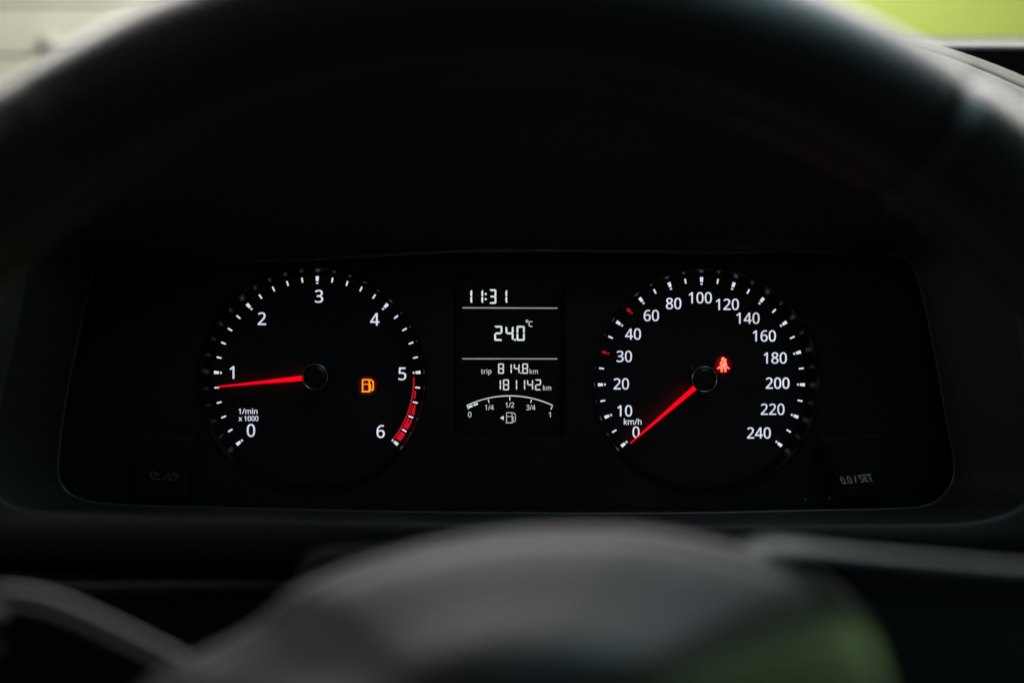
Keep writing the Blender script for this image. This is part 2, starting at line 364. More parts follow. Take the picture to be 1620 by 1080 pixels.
# glyph outlines (advance, points, triangles; digit height = 1000)
GLYPHS = json.loads('''{"0":[801,[704,781,724,698,736,605,740,501,738,423,732,350,722,283,707,222,688,167,663,118,633,77,597,42,556,14,510,-6,457,-18,399,-22,327,-15,263,6,209,42,163,90,125,150,97,222,77,305,65,398,61,501,64,605,75,698,94,781,121,853,157,913,202,961,258,996,323,1016,399,1023,471,1016,535,995,590,961,637,913,675,853,220,727,209,663,202,587,200,501,202,415,209,340,220,275,236,220,257,176,284,142,316,118,354,104,399,99,444,104,483,118,515,142,541,175,563,219,579,274,591,340,598,415,600,501,598,587,591,663,579,727,563,781,541,825,515,859,483,883,444,898,399,902,354,898,316,883,284,859,257,825,236,781],[32,34,33,31,34,32,31,35,34,30,35,31,30,36,35,30,37,36,29,37,30,29,69,37,69,68,37,68,38,37,28,70,29,70,69,29,67,38,68,28,71,70,28,72,71,66,38,67,28,73,72,65,38,66,65,0,38,27,73,28,27,74,73,64,0,65,27,39,74,63,0,64,63,1,0,26,39,27,26,40,39,62,1,63,62,2,1,25,40,26,25,41,40,61,2,62,61,3,2,24,41,25,24,42,41,60,3,61,60,4,3,24,43,42,59,4,60,23,43,24,59,5,4,23,44,43,58,5,59,22,44,23,58,6,5,22,45,44,57,6,58,21,45,22,57,7,6,21,46,45,56,7,57,20,46,21,56,8,7,20,47,46,55,8,56,20,48,47,54,8,55,54,9,8,19,48,20,19,49,48,53,9,54,53,10,9,19,50,49,52,10,53,19,51,50,51,10,52,19,10,51,18,10,19,18,11,10,18,12,11,17,12,18,17,13,12,16,13,17,16,14,13,15,14,16]],"1":[801,[505,1008,505,-8,369,-8,369,699,369,725,369,748,370,768,370,786,371,804,372,820,373,837,374,854,373,851,373,851,360,839,347,827,334,816,318,803,301,788,188,696,114,791,392,1008],[20,0,21,20,11,0,11,1,0,20,13,11,13,10,11,12,1,11,13,1,12,20,14,13,10,1,13,20,15,14,9,1,10,20,16,15,8,1,9,20,17,16,7,1,8,20,18,17,19,18,20,6,1,7,5,1,6,4,1,5,3,1,4,2,1,3]],"2":[801,[736,120,736,-8,59,-8,59,105,324,372,371,421,414,466,451,507,482,545,508,583,528,620,542,658,551,698,554,741,548,790,533,829,507,860,473,883,433,896,385,901,340,898,298,890,260,877,224,858,187,835,143,803,67,898,101,924,130,945,161,963,193,980,228,994,265,1006,303,1015,343,1020,385,1022,446,1018,501,1007,550,989,592,964,628,932,657,894,679,851,691,802,696,748,692,696,681,645,663,598,638,551,608,506,572,461,531,415,486,367,437,318,231,114,231,120],[34,36,35,33,36,34,33,37,36,32,37,33,32,38,37,31,38,32,30,38,31,30,39,38,29,39,30,29,40,39,28,40,29,27,40,28,27,41,40,26,19,27,19,41,27,26,20,19,18,41,19,26,21,20,25,24,26,24,23,26,23,22,26,22,21,26,17,41,18,17,42,41,16,42,17,15,42,16,15,43,42,14,43,15,14,44,43,13,44,14,13,45,44,12,45,13,11,45,12,11,46,45,10,46,11,10,47,46,9,47,10,9,48,47,8,48,9,8,49,48,7,49,8,6,49,7,6,50,49,5,50,6,5,51,50,4,51,5,4,52,51,3,52,4,3,53,52,3,55,53,55,54,53,3,0,55,3,1,0,2,1,3]],"3":[801,[619,950,663,897,690,836,698,766,695,722,687,682,672,646,652,614,627,587,598,563,563,544,526,530,491,521,491,527,559,514,620,488,668,451,702,404,722,348,729,284,725,227,711,174,687,125,654,82,611,46,559,17,495,-5,422,-18,338,-22,286,-21,237,-17,190,-10,146,0,102,15,55,35,55,168,109,144,154,128,201,115,248,105,294,99,339,98,419,103,482,120,528,148,559,186,578,232,585,287,581,325,571,357,553,384,530,406,499,424,461,438,417,448,368,454,312,456,208,456,208,576,314,576,365,579,410,587,449,600,481,617,508,638,529,663,544,692,553,723,557,758,551,801,536,836,510,864,476,885,433,898,382,902,349,901,317,898,288,892,260,884,234,875,209,863,184,850,159,836,128,816,58,912,103,944,148,968,198,991,254,1008,315,1018,381,1022,478,1014,558,990],[89,91,90,88,91,89,88,92,91,87,92,88,86,92,87,86,0,92,85,0,86,85,1,0,84,1,85,83,82,84,82,81,84,81,80,84,80,79,84,79,78,84,78,77,84,77,76,84,76,75,84,75,74,84,74,1,84,73,1,74,72,1,73,72,2,1,71,2,72,70,2,71,70,3,2,69,3,70,68,3,69,68,4,3,67,4,68,66,4,67,66,5,4,65,5,66,65,6,5,64,6,65,64,7,6,63,7,64,62,7,63,62,8,7,61,8,62,60,8,61,60,9,8,59,9,60,57,59,58,57,9,59,57,13,9,13,10,9,13,11,10,13,12,11,57,14,13,57,15,14,57,56,15,56,16,15,55,16,56,54,16,55,54,17,16,53,17,54,52,17,53,51,17,52,50,17,51,50,18,17,49,18,50,48,18,49,48,19,18,47,19,48,46,19,47,46,20,19,45,20,46,45,21,20,44,21,45,44,22,21,34,36,35,43,22,44,34,37,36,34,38,37,43,23,22,42,23,43,34,39,38,34,40,39,41,23,42,34,41,40,34,23,41,34,24,23,34,25,24,33,25,34,33,26,25,32,26,33,31,26,32,31,27,26,30,27,31,29,27,30,29,28,27]],"4":[801,[781,345,781,219,635,219,635,-8,501,-8,501,219,22,219,22,334,496,1013,635,1013,635,345,501,345,501,653,501,676,501,699,501,719,502,739,502,758,503,776,504,794,505,811,505,827,506,843,507,859,507,866,515,866,509,852,499,833,489,813,478,793,467,775,456,760,165,345],[7,9,8,7,24,9,24,25,9,25,10,9,7,23,24,26,10,25,7,22,23,27,22,26,22,10,26,7,27,22,27,21,22,7,28,27,7,29,28,7,30,29,7,31,30,7,32,31]],"5":[801,[295,616,323,619,353,621,385,621,451,617,512,605,566,586,614,558,654,524,687,482,710,434,724,380,729,319,724,252,709,191,683,137,648,89,604,50,552,19,491,-4,423,-17,347,-22,296,-20,248,-16,201,-8,157,3,118,17,80,36,80,170,128,145,168,129,213,116,259,107,305,101,349,99,395,101,437,109,475,121,508,139,536,162,558,190,574,223,584,262,587,307,581,365,562,413,530,451,484,479,422,496,344,502,318,501,288,499,256,495,225,490,198,486,172,480,104,524,143,1008,659,1008,659,880,262,880,240,607,248,609,269,612],[56,60,57,60,58,57,60,59,58,56,61,60,2,4,3,1,4,2,0,4,1,0,5,4,63,5,0,62,5,63,61,5,62,56,5,61,56,6,5,56,7,6,56,8,7,55,54,56,54,53,56,53,52,56,52,51,56,51,50,56,50,8,56,50,49,8,49,9,8,48,9,49,47,9,48,47,10,9,46,10,47,45,10,46,45,11,10,44,11,45,44,12,11,43,12,44,43,13,12,42,13,43,41,13,42,41,14,13,40,14,41,40,15,14,39,15,40,27,29,28,38,15,39,27,30,29,37,15,38,37,16,15,27,31,30,36,16,37,27,32,31,35,16,36,27,33,32,34,16,35,27,34,33,27,16,34,27,17,16,27,18,17,26,18,27,26,19,18,25,19,26,24,19,25,24,20,19,23,20,24,22,20,23,22,21,20]],"6":[801,[95,229,81,289,72,355,69,427,71,485,74,542,81,599,91,655,105,708,123,760,145,809,173,854,206,895,244,932,289,963,339,988,397,1007,462,1018,535,1022,556,1022,577,1021,601,1019,624,1017,643,1013,666,1008,666,886,639,894,620,898,600,901,580,903,559,905,538,905,478,902,425,891,380,874,341,850,309,822,282,788,260,750,242,708,229,662,219,613,212,562,209,516,205,516,218,535,236,556,257,575,281,592,307,606,337,618,370,627,406,632,445,634,502,630,554,618,601,597,643,569,678,533,706,490,727,441,739,384,743,322,739,255,725,194,703,139,673,91,635,52,590,20,539,-3,481,-17,417,-22,370,-19,324,-10,281,5,241,27,204,55,170,89,140,129,115,176,327,119,353,107,383,100,416,98,469,104,515,122,553,152,582,195,600,251,606,322,600,380,585,428,559,468,524,498,477,515,420,522,379,519,342,510,309,495,280,476,255,454,236,428,221,401,212,374,210,346,211,316,215,286,223,257,233,229,246,202,262,177,281,154,302,135],[17,19,18,17,20,19,17,21,20,17,22,21,16,22,17,16,23,22,16,24,23,16,25,24,15,25,16,14,27,15,27,26,15,26,25,15,13,29,14,29,28,14,28,27,14,12,31,13,31,30,13,30,29,13,12,32,31,12,33,32,11,33,12,11,34,33,11,35,34,10,35,11,10,36,35,10,37,36,9,37,10,9,38,37,8,38,9,8,39,38,7,39,8,7,40,39,7,41,40,6,41,7,52,54,53,51,54,52,51,55,54,50,55,51,49,55,50,49,56,55,6,42,41,48,56,49,5,42,6,48,57,56,47,57,48,46,57,47,46,58,57,5,43,42,45,58,46,4,44,5,44,43,5,44,58,45,44,95,58,95,94,58,94,59,58,44,96,95,44,97,96,4,97,44,93,59,94,4,98,97,92,59,93,4,99,98,92,60,59,3,99,4,3,100,99,91,60,92,3,101,100,91,61,60,3,102,101,90,61,91,2,102,3,2,103,102,90,62,61,89,62,90,2,104,103,1,104,2,1,105,104,89,63,62,88,63,89,1,106,105,0,106,1,0,107,106,0,108,107,88,64,63,87,64,88,79,108,0,79,109,108,79,110,109,86,64,87,86,65,64,79,111,110,78,111,79,78,112,111,85,65,86,85,66,65,78,80,112,77,80,78,84,66,85,77,81,80,77,82,81,83,66,84,77,83,82,77,66,83,77,67,66,76,67,77,75,67,76,75,68,67,74,68,75,74,69,68,73,69,74,73,70,69,72,70,73,72,71,70]],"7":[801,[331,-8,178,-8,589,880,54,880,54,1008,740,1008,740,903],[3,5,4,3,6,5,3,2,6,2,0,6,1,0,2]],"8":[801,[243,993,291,1009,343,1019,399,1022,457,1019,509,1010,558,994,600,972,637,945,667,911,689,871,702,825,707,775,704,735,695,698,680,666,660,636,636,609,609,584,578,562,546,541,525,530,552,516,590,493,625,469,657,443,685,413,708,381,725,345,736,304,739,259,734,204,720,154,697,110,665,71,626,39,580,12,527,-7,468,-18,403,-22,334,-18,272,-7,217,11,170,36,131,68,101,106,78,150,65,199,61,255,64,300,74,341,90,378,112,411,138,441,169,467,202,490,236,511,260,523,240,535,210,557,182,580,156,606,135,634,117,665,104,698,96,735,93,776,97,826,111,871,134,910,164,944,201,971,218,341,206,314,199,285,197,254,202,210,219,171,246,138,285,113,336,97,401,92,462,97,512,113,551,138,580,172,597,212,603,258,600,288,592,315,578,339,559,362,536,384,508,404,475,422,438,440,398,456,378,463,343,447,309,428,279,408,254,387,234,365,523,871,489,891,447,903,398,907,351,903,310,891,276,871,250,845,234,811,229,770,232,739,240,712,252,688,270,667,291,648,316,631,345,615,376,599,405,586,433,599,462,614,488,630,511,647,531,667,547,688,559,712,567,740,569,770,564,811,549,845],[2,4,3,2,5,4,1,5,2,1,6,5,0,6,1,0,7,6,71,7,0,71,8,7,70,8,71,70,9,8,69,9,70,69,106,9,106,105,9,105,10,9,68,107,69,107,106,69,68,108,107,104,10,105,68,109,108,103,10,104,132,10,103,68,110,109,132,11,10,67,110,68,131,11,132,67,111,110,66,111,67,131,12,11,130,12,131,66,112,111,65,112,66,130,13,12,65,113,112,129,13,130,128,13,129,65,114,113,64,114,65,128,14,13,127,14,128,64,115,114,127,15,14,63,115,64,126,15,127,63,116,115,63,117,116,125,15,126,125,16,15,62,117,63,62,118,117,124,16,125,124,17,16,61,118,62,61,119,118,123,17,124,61,120,119,122,17,123,122,18,17,60,120,61,60,121,120,121,18,122,60,18,121,60,19,18,59,19,60,59,20,19,58,20,59,58,21,20,57,21,58,57,22,21,56,22,57,56,23,22,55,23,56,55,24,23,54,24,55,54,97,24,97,25,24,53,97,54,53,98,97,96,25,97,95,25,96,53,99,98,95,26,25,52,99,53,94,26,95,52,100,99,93,26,94,93,27,26,51,100,52,51,101,100,92,27,93,51,102,101,91,27,92,91,28,27,50,102,51,50,72,102,90,28,91,90,29,28,49,72,50,49,73,72,89,29,90,88,29,89,49,74,73,88,30,29,48,74,49,87,30,88,48,75,74,87,31,30,86,31,87,47,75,48,47,76,75,85,31,86,47,77,76,85,32,31,46,77,47,84,32,85,46,78,77,84,33,32,45,78,46,83,33,84,45,79,78,45,80,79,82,33,83,82,34,33,44,80,45,44,81,80,81,34,82,44,34,81,44,35,34,43,35,44,43,36,35,42,36,43,42,37,36,41,37,42,41,38,37,40,38,41,40,39,38]],"9":[801,[710,770,725,711,733,645,736,573,735,516,731,458,724,402,714,346,700,292,682,240,660,191,632,146,600,105,561,68,516,37,465,12,407,-7,342,-18,269,-22,249,-21,227,-20,203,-18,179,-16,159,-12,135,-6,135,116,163,107,182,103,203,100,225,97,246,95,266,95,327,98,379,109,424,126,463,149,496,178,523,211,545,249,563,291,576,337,586,387,592,438,595,482,599,482,586,464,568,444,547,425,523,408,496,394,467,382,434,373,397,368,357,366,301,370,250,382,203,403,161,431,127,466,99,509,78,558,66,614,62,676,67,744,80,806,103,861,134,909,172,948,217,980,269,1003,327,1017,389,1022,437,1019,482,1009,526,994,566,972,603,944,636,910,666,869,690,823,479,881,452,893,422,900,390,902,337,896,292,878,253,848,224,804,206,748,200,678,205,620,220,571,245,531,280,502,326,484,384,478,425,481,463,490,496,505,525,524,550,546,570,572,584,599,593,626,596,654,594,683,590,713,583,742,573,771,560,798,544,823,525,846,504,865],[70,72,71,70,73,72,69,73,70,69,74,73,68,74,69,68,75,74,67,75,68,67,76,75,66,76,67,66,77,76,66,83,77,83,82,77,82,78,77,65,84,66,84,83,66,81,78,82,65,85,84,80,78,81,112,78,80,65,86,85,112,79,78,111,79,112,64,86,65,64,87,86,110,79,111,109,79,110,109,0,79,63,87,64,63,88,87,108,0,109,107,0,108,107,1,0,63,89,88,62,89,63,106,1,107,105,1,106,105,2,1,104,2,105,62,90,89,61,90,62,103,2,104,103,3,2,102,3,103,61,91,90,60,91,61,101,3,102,101,4,3,100,4,101,60,92,91,59,92,60,99,4,100,59,93,92,98,4,99,98,5,4,58,93,59,97,44,98,44,5,98,58,94,93,96,43,97,43,44,97,58,95,94,96,45,43,45,42,43,45,5,44,95,45,96,58,45,95,57,45,58,57,46,45,42,5,45,42,6,5,57,47,46,41,6,42,56,47,57,56,48,47,56,49,48,55,49,56,41,7,6,55,50,49,40,7,41,54,50,55,54,51,50,54,52,51,53,52,54,40,8,7,39,8,40,39,9,8,38,9,39,37,9,38,37,10,9,36,10,37,36,11,10,35,11,36,34,11,35,34,12,11,33,12,34,24,26,25,32,12,33,24,27,26,32,13,12,24,28,27,24,29,28,31,13,32,24,30,29,24,31,30,24,13,31,24,14,13,24,15,14,24,16,15,23,16,24,23,17,16,22,17,23,21,17,22,21,18,17,20,18,21,19,18,20]],"/":[521,[381,1008,518,1008,140,-8,3,-8],[3,1,0,3,2,1]],"m":[1310,[801,741,847,759,894,769,943,773,1022,765,1088,743,1139,705,1175,651,1197,578,1204,489,1204,-8,1066,-8,1066,483,1062,536,1050,578,1031,611,1004,634,967,648,922,653,858,646,808,626,772,593,747,547,731,487,726,414,726,-8,589,-8,589,483,587,519,582,551,573,579,560,602,545,620,525,635,502,645,475,651,443,653,397,650,359,640,328,623,303,600,283,571,269,535,258,493,252,444,250,389,250,-8,111,-8,111,759,225,759,243,656,240,656,255,678,275,700,297,720,322,736,348,749,376,760,405,767,435,771,465,773,521,769,570,759,614,741,650,716,680,682,699,647,698,647,724,683,759,716],[2,4,3,59,61,60,58,61,59,58,62,61,1,4,2,57,62,58,1,5,4,56,62,57,47,49,48,47,51,49,51,50,49,0,5,1,56,63,62,55,63,56,0,6,5,69,6,0,55,64,63,54,64,55,53,64,54,68,6,69,53,65,64,68,7,6,52,65,53,67,18,68,18,7,68,52,66,65,51,36,52,36,66,52,47,42,51,42,41,51,41,40,51,40,39,51,39,38,51,38,37,51,37,36,51,35,66,36,67,19,18,17,7,18,34,67,35,67,66,35,17,8,7,16,8,17,34,19,67,34,20,19,33,20,34,32,20,33,15,8,16,32,21,20,31,21,32,14,8,15,30,21,31,30,22,21,29,22,30,13,8,14,13,9,8,28,22,29,28,23,22,12,9,13,47,43,42,27,23,28,47,44,43,12,10,9,27,24,23,26,24,27,11,10,12,47,45,44,26,25,24,47,46,45]],"i":[361,[125,1019,142,1031,161,1038,182,1040,202,1038,220,1031,237,1019,251,1002,259,980,261,954,259,928,251,906,237,889,220,877,202,870,182,867,161,870,142,877,125,889,112,906,104,928,101,954,104,980,112,1002,111,759,250,759,250,-8,111,-8],[27,25,24,27,26,25,2,4,3,1,4,2,1,5,4,0,5,1,0,6,5,0,7,6,23,7,0,23,8,7,22,8,23,22,9,8,21,9,22,20,9,21,20,10,9,19,10,20,19,11,10,18,11,19,18,12,11,17,12,18,17,13,12,17,14,13,16,14,17,16,15,14]],"n":[866,[386,760,417,767,448,771,481,773,564,765,634,743,689,705,729,651,752,579,760,489,760,-8,622,-8,622,480,618,534,605,578,584,611,554,634,513,648,462,653,390,646,335,623,296,586,271,535,255,469,250,389,250,-8,111,-8,111,759,225,759,243,656,240,656,256,678,277,701,301,720,328,736,356,750],[2,4,3,1,4,2,0,4,1,0,5,4,35,5,0,26,28,27,26,30,28,30,29,28,34,5,35,34,6,5,33,6,34,32,6,33,32,7,6,31,7,32,30,7,31,26,22,30,22,21,30,21,20,30,20,19,30,19,18,30,18,7,30,17,7,18,17,8,7,16,8,17,15,8,16,14,8,15,14,9,8,13,9,14,26,23,22,12,9,13,12,10,9,11,10,12,26,24,23,26,25,24]],"x":[741,[10,-8,287,384,23,759,182,759,371,482,559,759,717,759,452,384,731,-8,571,-8,371,286,168,-8],[1,3,2,1,4,3,4,6,5,4,7,6,1,7,4,1,8,7,0,10,1,10,8,1,0,11,10,9,8,10]],"k":[748,[249,1072,249,508,249,492,248,472,247,449,245,426,244,405,244,394,237,394,241,400,250,411,260,424,271,438,283,452,294,466,305,480,316,492,325,502,567,759,733,759,421,429,751,-8,583,-8,325,339,249,272,249,-8,111,-8,111,1072],[26,0,27,26,1,0,17,19,18,17,20,19,26,2,1,16,20,17,15,20,16,26,3,2,14,20,15,26,4,3,13,20,14,12,20,13,26,5,4,11,20,12,11,21,20,26,8,5,8,6,5,10,21,11,9,23,10,23,21,10,8,9,6,9,7,6,7,23,9,26,7,8,26,24,7,24,23,7,22,21,23,26,25,24]],"h":[866,[250,1072,250,752,250,734,249,716,248,697,247,679,245,662,244,655,240,655,255,677,276,699,299,718,325,734,353,747,383,758,414,765,445,770,478,771,536,768,588,758,633,742,672,718,704,687,728,649,746,604,756,550,760,489,760,-8,622,-8,622,480,618,534,605,578,584,611,554,634,513,648,462,653,411,650,369,640,335,623,308,600,286,570,270,535,259,492,252,443,250,388,250,-8,111,-8,111,1072],[46,0,47,46,1,0,16,18,17,15,18,16,15,19,18,14,19,15,14,20,19,13,20,14,46,2,1,12,20,13,12,21,20,46,3,2,11,21,12,11,22,21,10,22,11,46,8,3,8,4,3,9,22,10,8,5,4,9,23,22,8,6,5,8,6,9,6,23,9,7,35,6,35,23,6,46,7,8,46,41,7,41,40,7,40,39,7,39,38,7,38,37,7,37,36,7,36,35,7,34,23,35,34,24,23,33,24,34,32,24,33,31,24,32,31,25,24,30,25,31,30,26,25,46,42,41,29,26,30,46,43,42,29,27,26,28,27,29,46,44,43,46,45,44]],"t":[506,[291,125,313,108,339,98,370,95,388,95,407,97,426,99,444,103,460,106,483,113,483,3,462,-5,443,-11,420,-15,396,-19,372,-21,349,-22,310,-20,272,-13,237,-1,205,17,177,41,153,73,135,113,124,161,121,218,121,648,15,648,15,719,124,769,173,931,260,931,260,759,477,759,477,648,260,648,260,222,264,181,274,149],[29,31,30,29,32,31,28,32,29,28,33,32,28,34,33,27,34,28,26,34,27,25,35,26,35,34,26,25,36,35,25,37,36,24,37,25,24,38,37,23,38,24,23,0,38,23,1,0,22,1,23,8,10,9,22,2,1,7,10,8,6,10,7,5,10,6,22,3,2,4,10,5,3,10,4,22,10,3,21,10,22,20,10,21,19,10,20,19,11,10,18,11,19,18,12,11,18,13,12,17,13,18,17,14,13,17,15,14,16,15,17]],"r":[578,[371,752,402,763,434,770,469,773,484,772,499,772,515,770,531,769,546,767,566,763,549,633,528,638,515,640,501,642,487,644,474,644,461,645,433,643,407,637,381,627,357,614,335,598,314,578,295,555,280,530,267,501,258,470,252,437,250,400,250,-8,111,-8,111,759,227,759,241,621,235,621,250,645,270,671,291,695,315,717,342,736],[2,4,3,2,5,4,2,6,5,2,7,6,1,7,2,1,8,7,1,9,8,0,9,1,0,10,9,30,32,31,30,34,32,34,33,32,39,10,0,38,10,39,37,10,38,36,13,37,13,12,37,12,11,37,11,10,37,35,16,36,16,15,36,15,14,36,14,13,36,34,17,35,17,16,35,34,18,17,34,19,18,34,20,19,30,25,34,25,24,34,24,23,34,23,22,34,22,21,34,21,20,34,30,26,25,30,27,26,30,28,27,30,29,28]],"p":[861,[369,757,401,766,437,771,477,773,565,762,641,728,706,673,754,596,783,497,792,377,788,295,775,223,753,159,723,104,686,59,642,23,592,-2,536,-17,475,-22,437,-20,402,-15,370,-6,341,6,315,19,291,35,271,52,252,71,239,87,243,87,244,79,245,59,247,36,249,12,250,-9,250,-28,250,-344,111,-344,111,759,227,759,243,656,238,656,252,674,271,694,291,713,314,730,340,745,601,580,563,620,515,645,454,653,408,650,369,641,336,626,310,604,288,577,272,543,261,503,253,455,250,400,250,377,252,319,259,267,269,222,285,184,306,153,333,128,366,111,408,100,456,96,498,100,534,112,564,132,590,159,611,192,628,232,640,276,647,325,649,378,644,457,627,524],[2,4,3,1,4,2,0,4,1,0,5,4,36,38,37,36,40,38,40,39,38,45,5,0,44,5,45,43,5,44,43,6,5,42,6,43,41,6,42,40,6,41,40,49,6,49,48,6,48,7,6,36,56,40,56,55,40,55,54,40,54,53,40,53,52,40,52,51,40,51,50,40,50,49,40,47,7,48,46,7,47,46,8,7,79,8,46,78,8,79,36,57,56,78,9,8,77,9,78,36,58,57,36,59,58,76,9,77,36,60,59,76,10,9,75,10,76,36,61,60,75,11,10,74,11,75,36,62,61,73,11,74,73,12,11,36,27,62,27,63,62,72,12,73,27,64,63,71,12,72,71,13,12,27,65,64,70,13,71,27,66,65,69,13,70,27,67,66,69,14,13,68,14,69,27,68,67,27,28,68,28,14,68,36,29,27,29,26,27,29,14,28,36,30,29,26,14,29,25,14,26,25,15,14,36,31,30,24,15,25,36,32,31,23,15,24,23,16,15,22,16,23,36,33,32,21,16,22,21,17,16,20,17,21,36,34,33,19,17,20,19,18,17,36,35,34]],"C":[885,[686,879,648,888,607,894,564,895,514,893,467,884,423,869,384,848,348,822,317,791,290,755,268,713,250,666,237,615,229,560,226,500,231,422,243,352,264,289,293,234,331,189,376,152,430,126,492,110,563,105,606,106,647,109,686,116,725,124,763,133,810,146,810,21,767,6,728,-4,688,-12,645,-17,598,-21,545,-22,447,-15,361,7,286,42,222,91,170,152,129,225,101,308,83,400,78,501,81,576,92,646,109,711,134,772,165,827,204,876,248,919,299,955,357,984,421,1005,490,1018,566,1022,617,1020,667,1015,716,1006,762,994,806,980,852,959,795,839,756,855,722,867],[57,59,58,57,60,59,56,60,57,56,61,60,56,62,61,55,62,56,55,63,62,54,63,55,54,64,63,54,1,64,1,0,64,0,67,64,67,66,64,66,65,64,53,2,54,2,1,54,52,3,53,3,2,53,52,4,3,52,5,4,52,6,5,51,6,52,51,7,6,51,8,7,50,8,51,50,9,8,50,10,9,49,10,50,49,11,10,49,12,11,48,12,49,48,13,12,47,13,48,47,14,13,46,14,47,46,15,14,45,15,46,45,16,15,45,17,16,44,17,45,44,18,17,43,18,44,43,19,18,43,20,19,42,20,43,42,21,20,42,22,21,41,22,42,29,31,30,28,31,29,41,23,22,27,31,28,26,31,27,41,24,23,25,31,26,24,31,25,41,31,24,40,31,41,39,31,40,39,32,31,38,32,39,38,33,32,38,34,33,38,35,34,37,35,38,37,36,35]],"°":[599,[420,604,383,589,343,579,300,576,256,579,215,589,179,604,147,626,120,652,98,683,82,718,72,757,69,798,72,841,82,880,97,915,119,946,146,972,178,994,214,1009,255,1019,300,1022,343,1019,383,1009,420,994,452,972,479,946,501,915,517,880,527,841,530,798,527,757,517,718,501,683,479,652,452,626,206,708,230,690,261,678,301,675,340,678,371,690,394,708,410,733,420,763,423,798,420,835,410,866,393,891,369,910,339,921,301,925,261,921,230,910,206,891,190,866,179,835,176,798,179,763,189,733],[20,22,21,19,22,20,19,23,22,18,23,19,18,24,23,18,25,24,17,25,18,17,26,25,16,26,17,16,27,26,15,51,16,51,27,16,15,52,51,50,27,51,49,27,50,15,53,52,49,28,27,14,53,15,48,28,49,14,54,53,14,55,54,47,28,48,47,29,28,13,55,14,13,56,55,46,29,47,46,30,29,12,56,13,12,57,56,45,30,46,12,58,57,44,30,45,44,31,30,11,58,12,11,59,58,43,31,44,43,32,31,10,59,11,10,36,59,42,32,43,42,33,32,9,36,10,9,37,36,41,33,42,9,38,37,40,33,41,8,38,9,40,34,33,8,39,38,39,34,40,8,34,39,7,34,8,7,35,34,6,35,7,6,0,35,5,0,6,5,1,0,4,1,5,4,2,1,4,3,2]],".":[375,[121,-3,105,17,96,43,93,76,96,108,105,135,121,154,140,167,162,175,186,177,211,175,234,167,254,154,270,135,279,108,282,76,279,43,270,17,254,-3,234,-17,211,-25,186,-28,162,-25,140,-17],[8,10,9,8,11,10,7,11,8,7,12,11,6,12,7,6,13,12,5,13,6,5,14,13,4,14,5,4,15,14,3,15,4,2,15,3,2,16,15,1,16,2,1,17,16,0,17,1,0,18,17,23,18,0,23,19,18,22,19,23,22,20,19,21,20,22]],"S":[769,[678,402,697,363,707,318,711,267,706,209,691,157,666,111,632,71,590,39,539,12,481,-7,416,-18,346,-22,309,-21,273,-19,238,-16,205,-12,173,-6,144,0,116,8,91,17,64,28,64,166,110,147,152,134,199,121,249,111,299,105,352,103,398,105,438,112,473,122,503,137,527,154,545,175,559,200,566,227,569,256,567,286,560,312,549,335,533,355,510,375,480,394,442,414,395,434,339,455,298,471,260,488,225,506,194,526,167,547,143,570,122,596,106,623,93,653,84,685,78,721,76,759,81,811,95,858,118,900,150,936,189,966,234,990,286,1008,342,1018,403,1022,457,1020,508,1015,556,1006,601,995,643,981,689,962,645,840,602,857,565,869,525,880,485,889,443,894,401,895,362,894,328,888,299,878,274,865,254,849,239,830,228,808,222,784,219,758,222,727,228,701,239,678,255,657,277,638,305,620,340,602,383,583,433,563,489,541,539,518,583,493,622,466,653,436],[66,68,67,66,69,68,65,69,66,65,70,69,64,70,65,64,71,70,64,72,71,63,72,64,63,73,72,62,73,63,62,78,73,78,77,73,77,76,73,76,75,73,75,74,73,61,80,62,80,79,62,79,78,62,60,81,61,81,80,61,60,82,81,60,83,82,60,84,83,60,85,84,59,85,60,59,86,85,59,87,86,58,87,59,58,88,87,58,89,88,57,89,58,57,90,89,57,91,90,56,91,57,56,92,91,55,92,56,55,93,92,55,94,93,54,94,55,54,95,94,53,95,54,53,96,95,53,97,96,52,97,53,52,98,97,51,98,52,51,99,98,50,99,51,50,100,99,49,100,50,49,101,100,48,101,49,48,102,101,47,102,48,46,102,47,46,103,102,45,103,46,45,0,103,44,0,45,43,0,44,43,1,0,42,1,43,41,1,42,41,2,1,40,2,41,39,2,40,39,3,2,38,3,39,37,3,38,37,4,3,36,4,37,35,4,36,35,5,4,34,5,35,33,5,34,21,23,22,33,6,5,32,6,33,21,24,23,31,6,32,21,25,24,30,6,31,21,26,25,29,6,30,21,27,26,29,7,6,28,7,29,21,28,27,21,7,28,21,8,7,21,9,8,20,9,21,19,9,20,19,10,9,18,10,19,17,10,18,16,10,17,16,11,10,15,11,16,14,11,15,14,12,11,13,12,14]],"E":[779,[703,119,703,-8,128,-8,128,1008,703,1008,703,881,270,881,270,585,677,585,677,460,270,460,270,119],[2,6,3,6,4,3,6,5,4,2,7,6,2,10,7,10,8,7,10,9,8,2,11,10,2,0,11,2,1,0]],"T":[779,[460,881,460,-8,318,-8,318,881,6,881,6,1008,771,1008,771,881],[4,6,5,4,7,6,3,7,4,2,0,3,0,7,3,2,1,0]]}''')

def _four():
    k = 1000 / 0.573
    o = [(0.448, 0.125), (0.364, 0.125), (0.364, -0.002), (0.286, -0.002), (0.286, 0.125), (0.012, 0.125), (0.012, 0.192), (0.284, 0.578), (0.364, 0.578), (0.364, 0.198), (0.448, 0.198)]
    h = [(0.286, 0.374), (0.288, 0.444), (0.290, 0.488), (0.262, 0.437), (0.096, 0.198), (0.286, 0.198)]
    t = tessellate_polygon([[Vector((x, y, 0)) for x, y in l] for l in (o, h)])
    return [801, [c * k for p in o + h for c in p], [i for f in t for i in f]]
GLYPHS['4'] = _four()

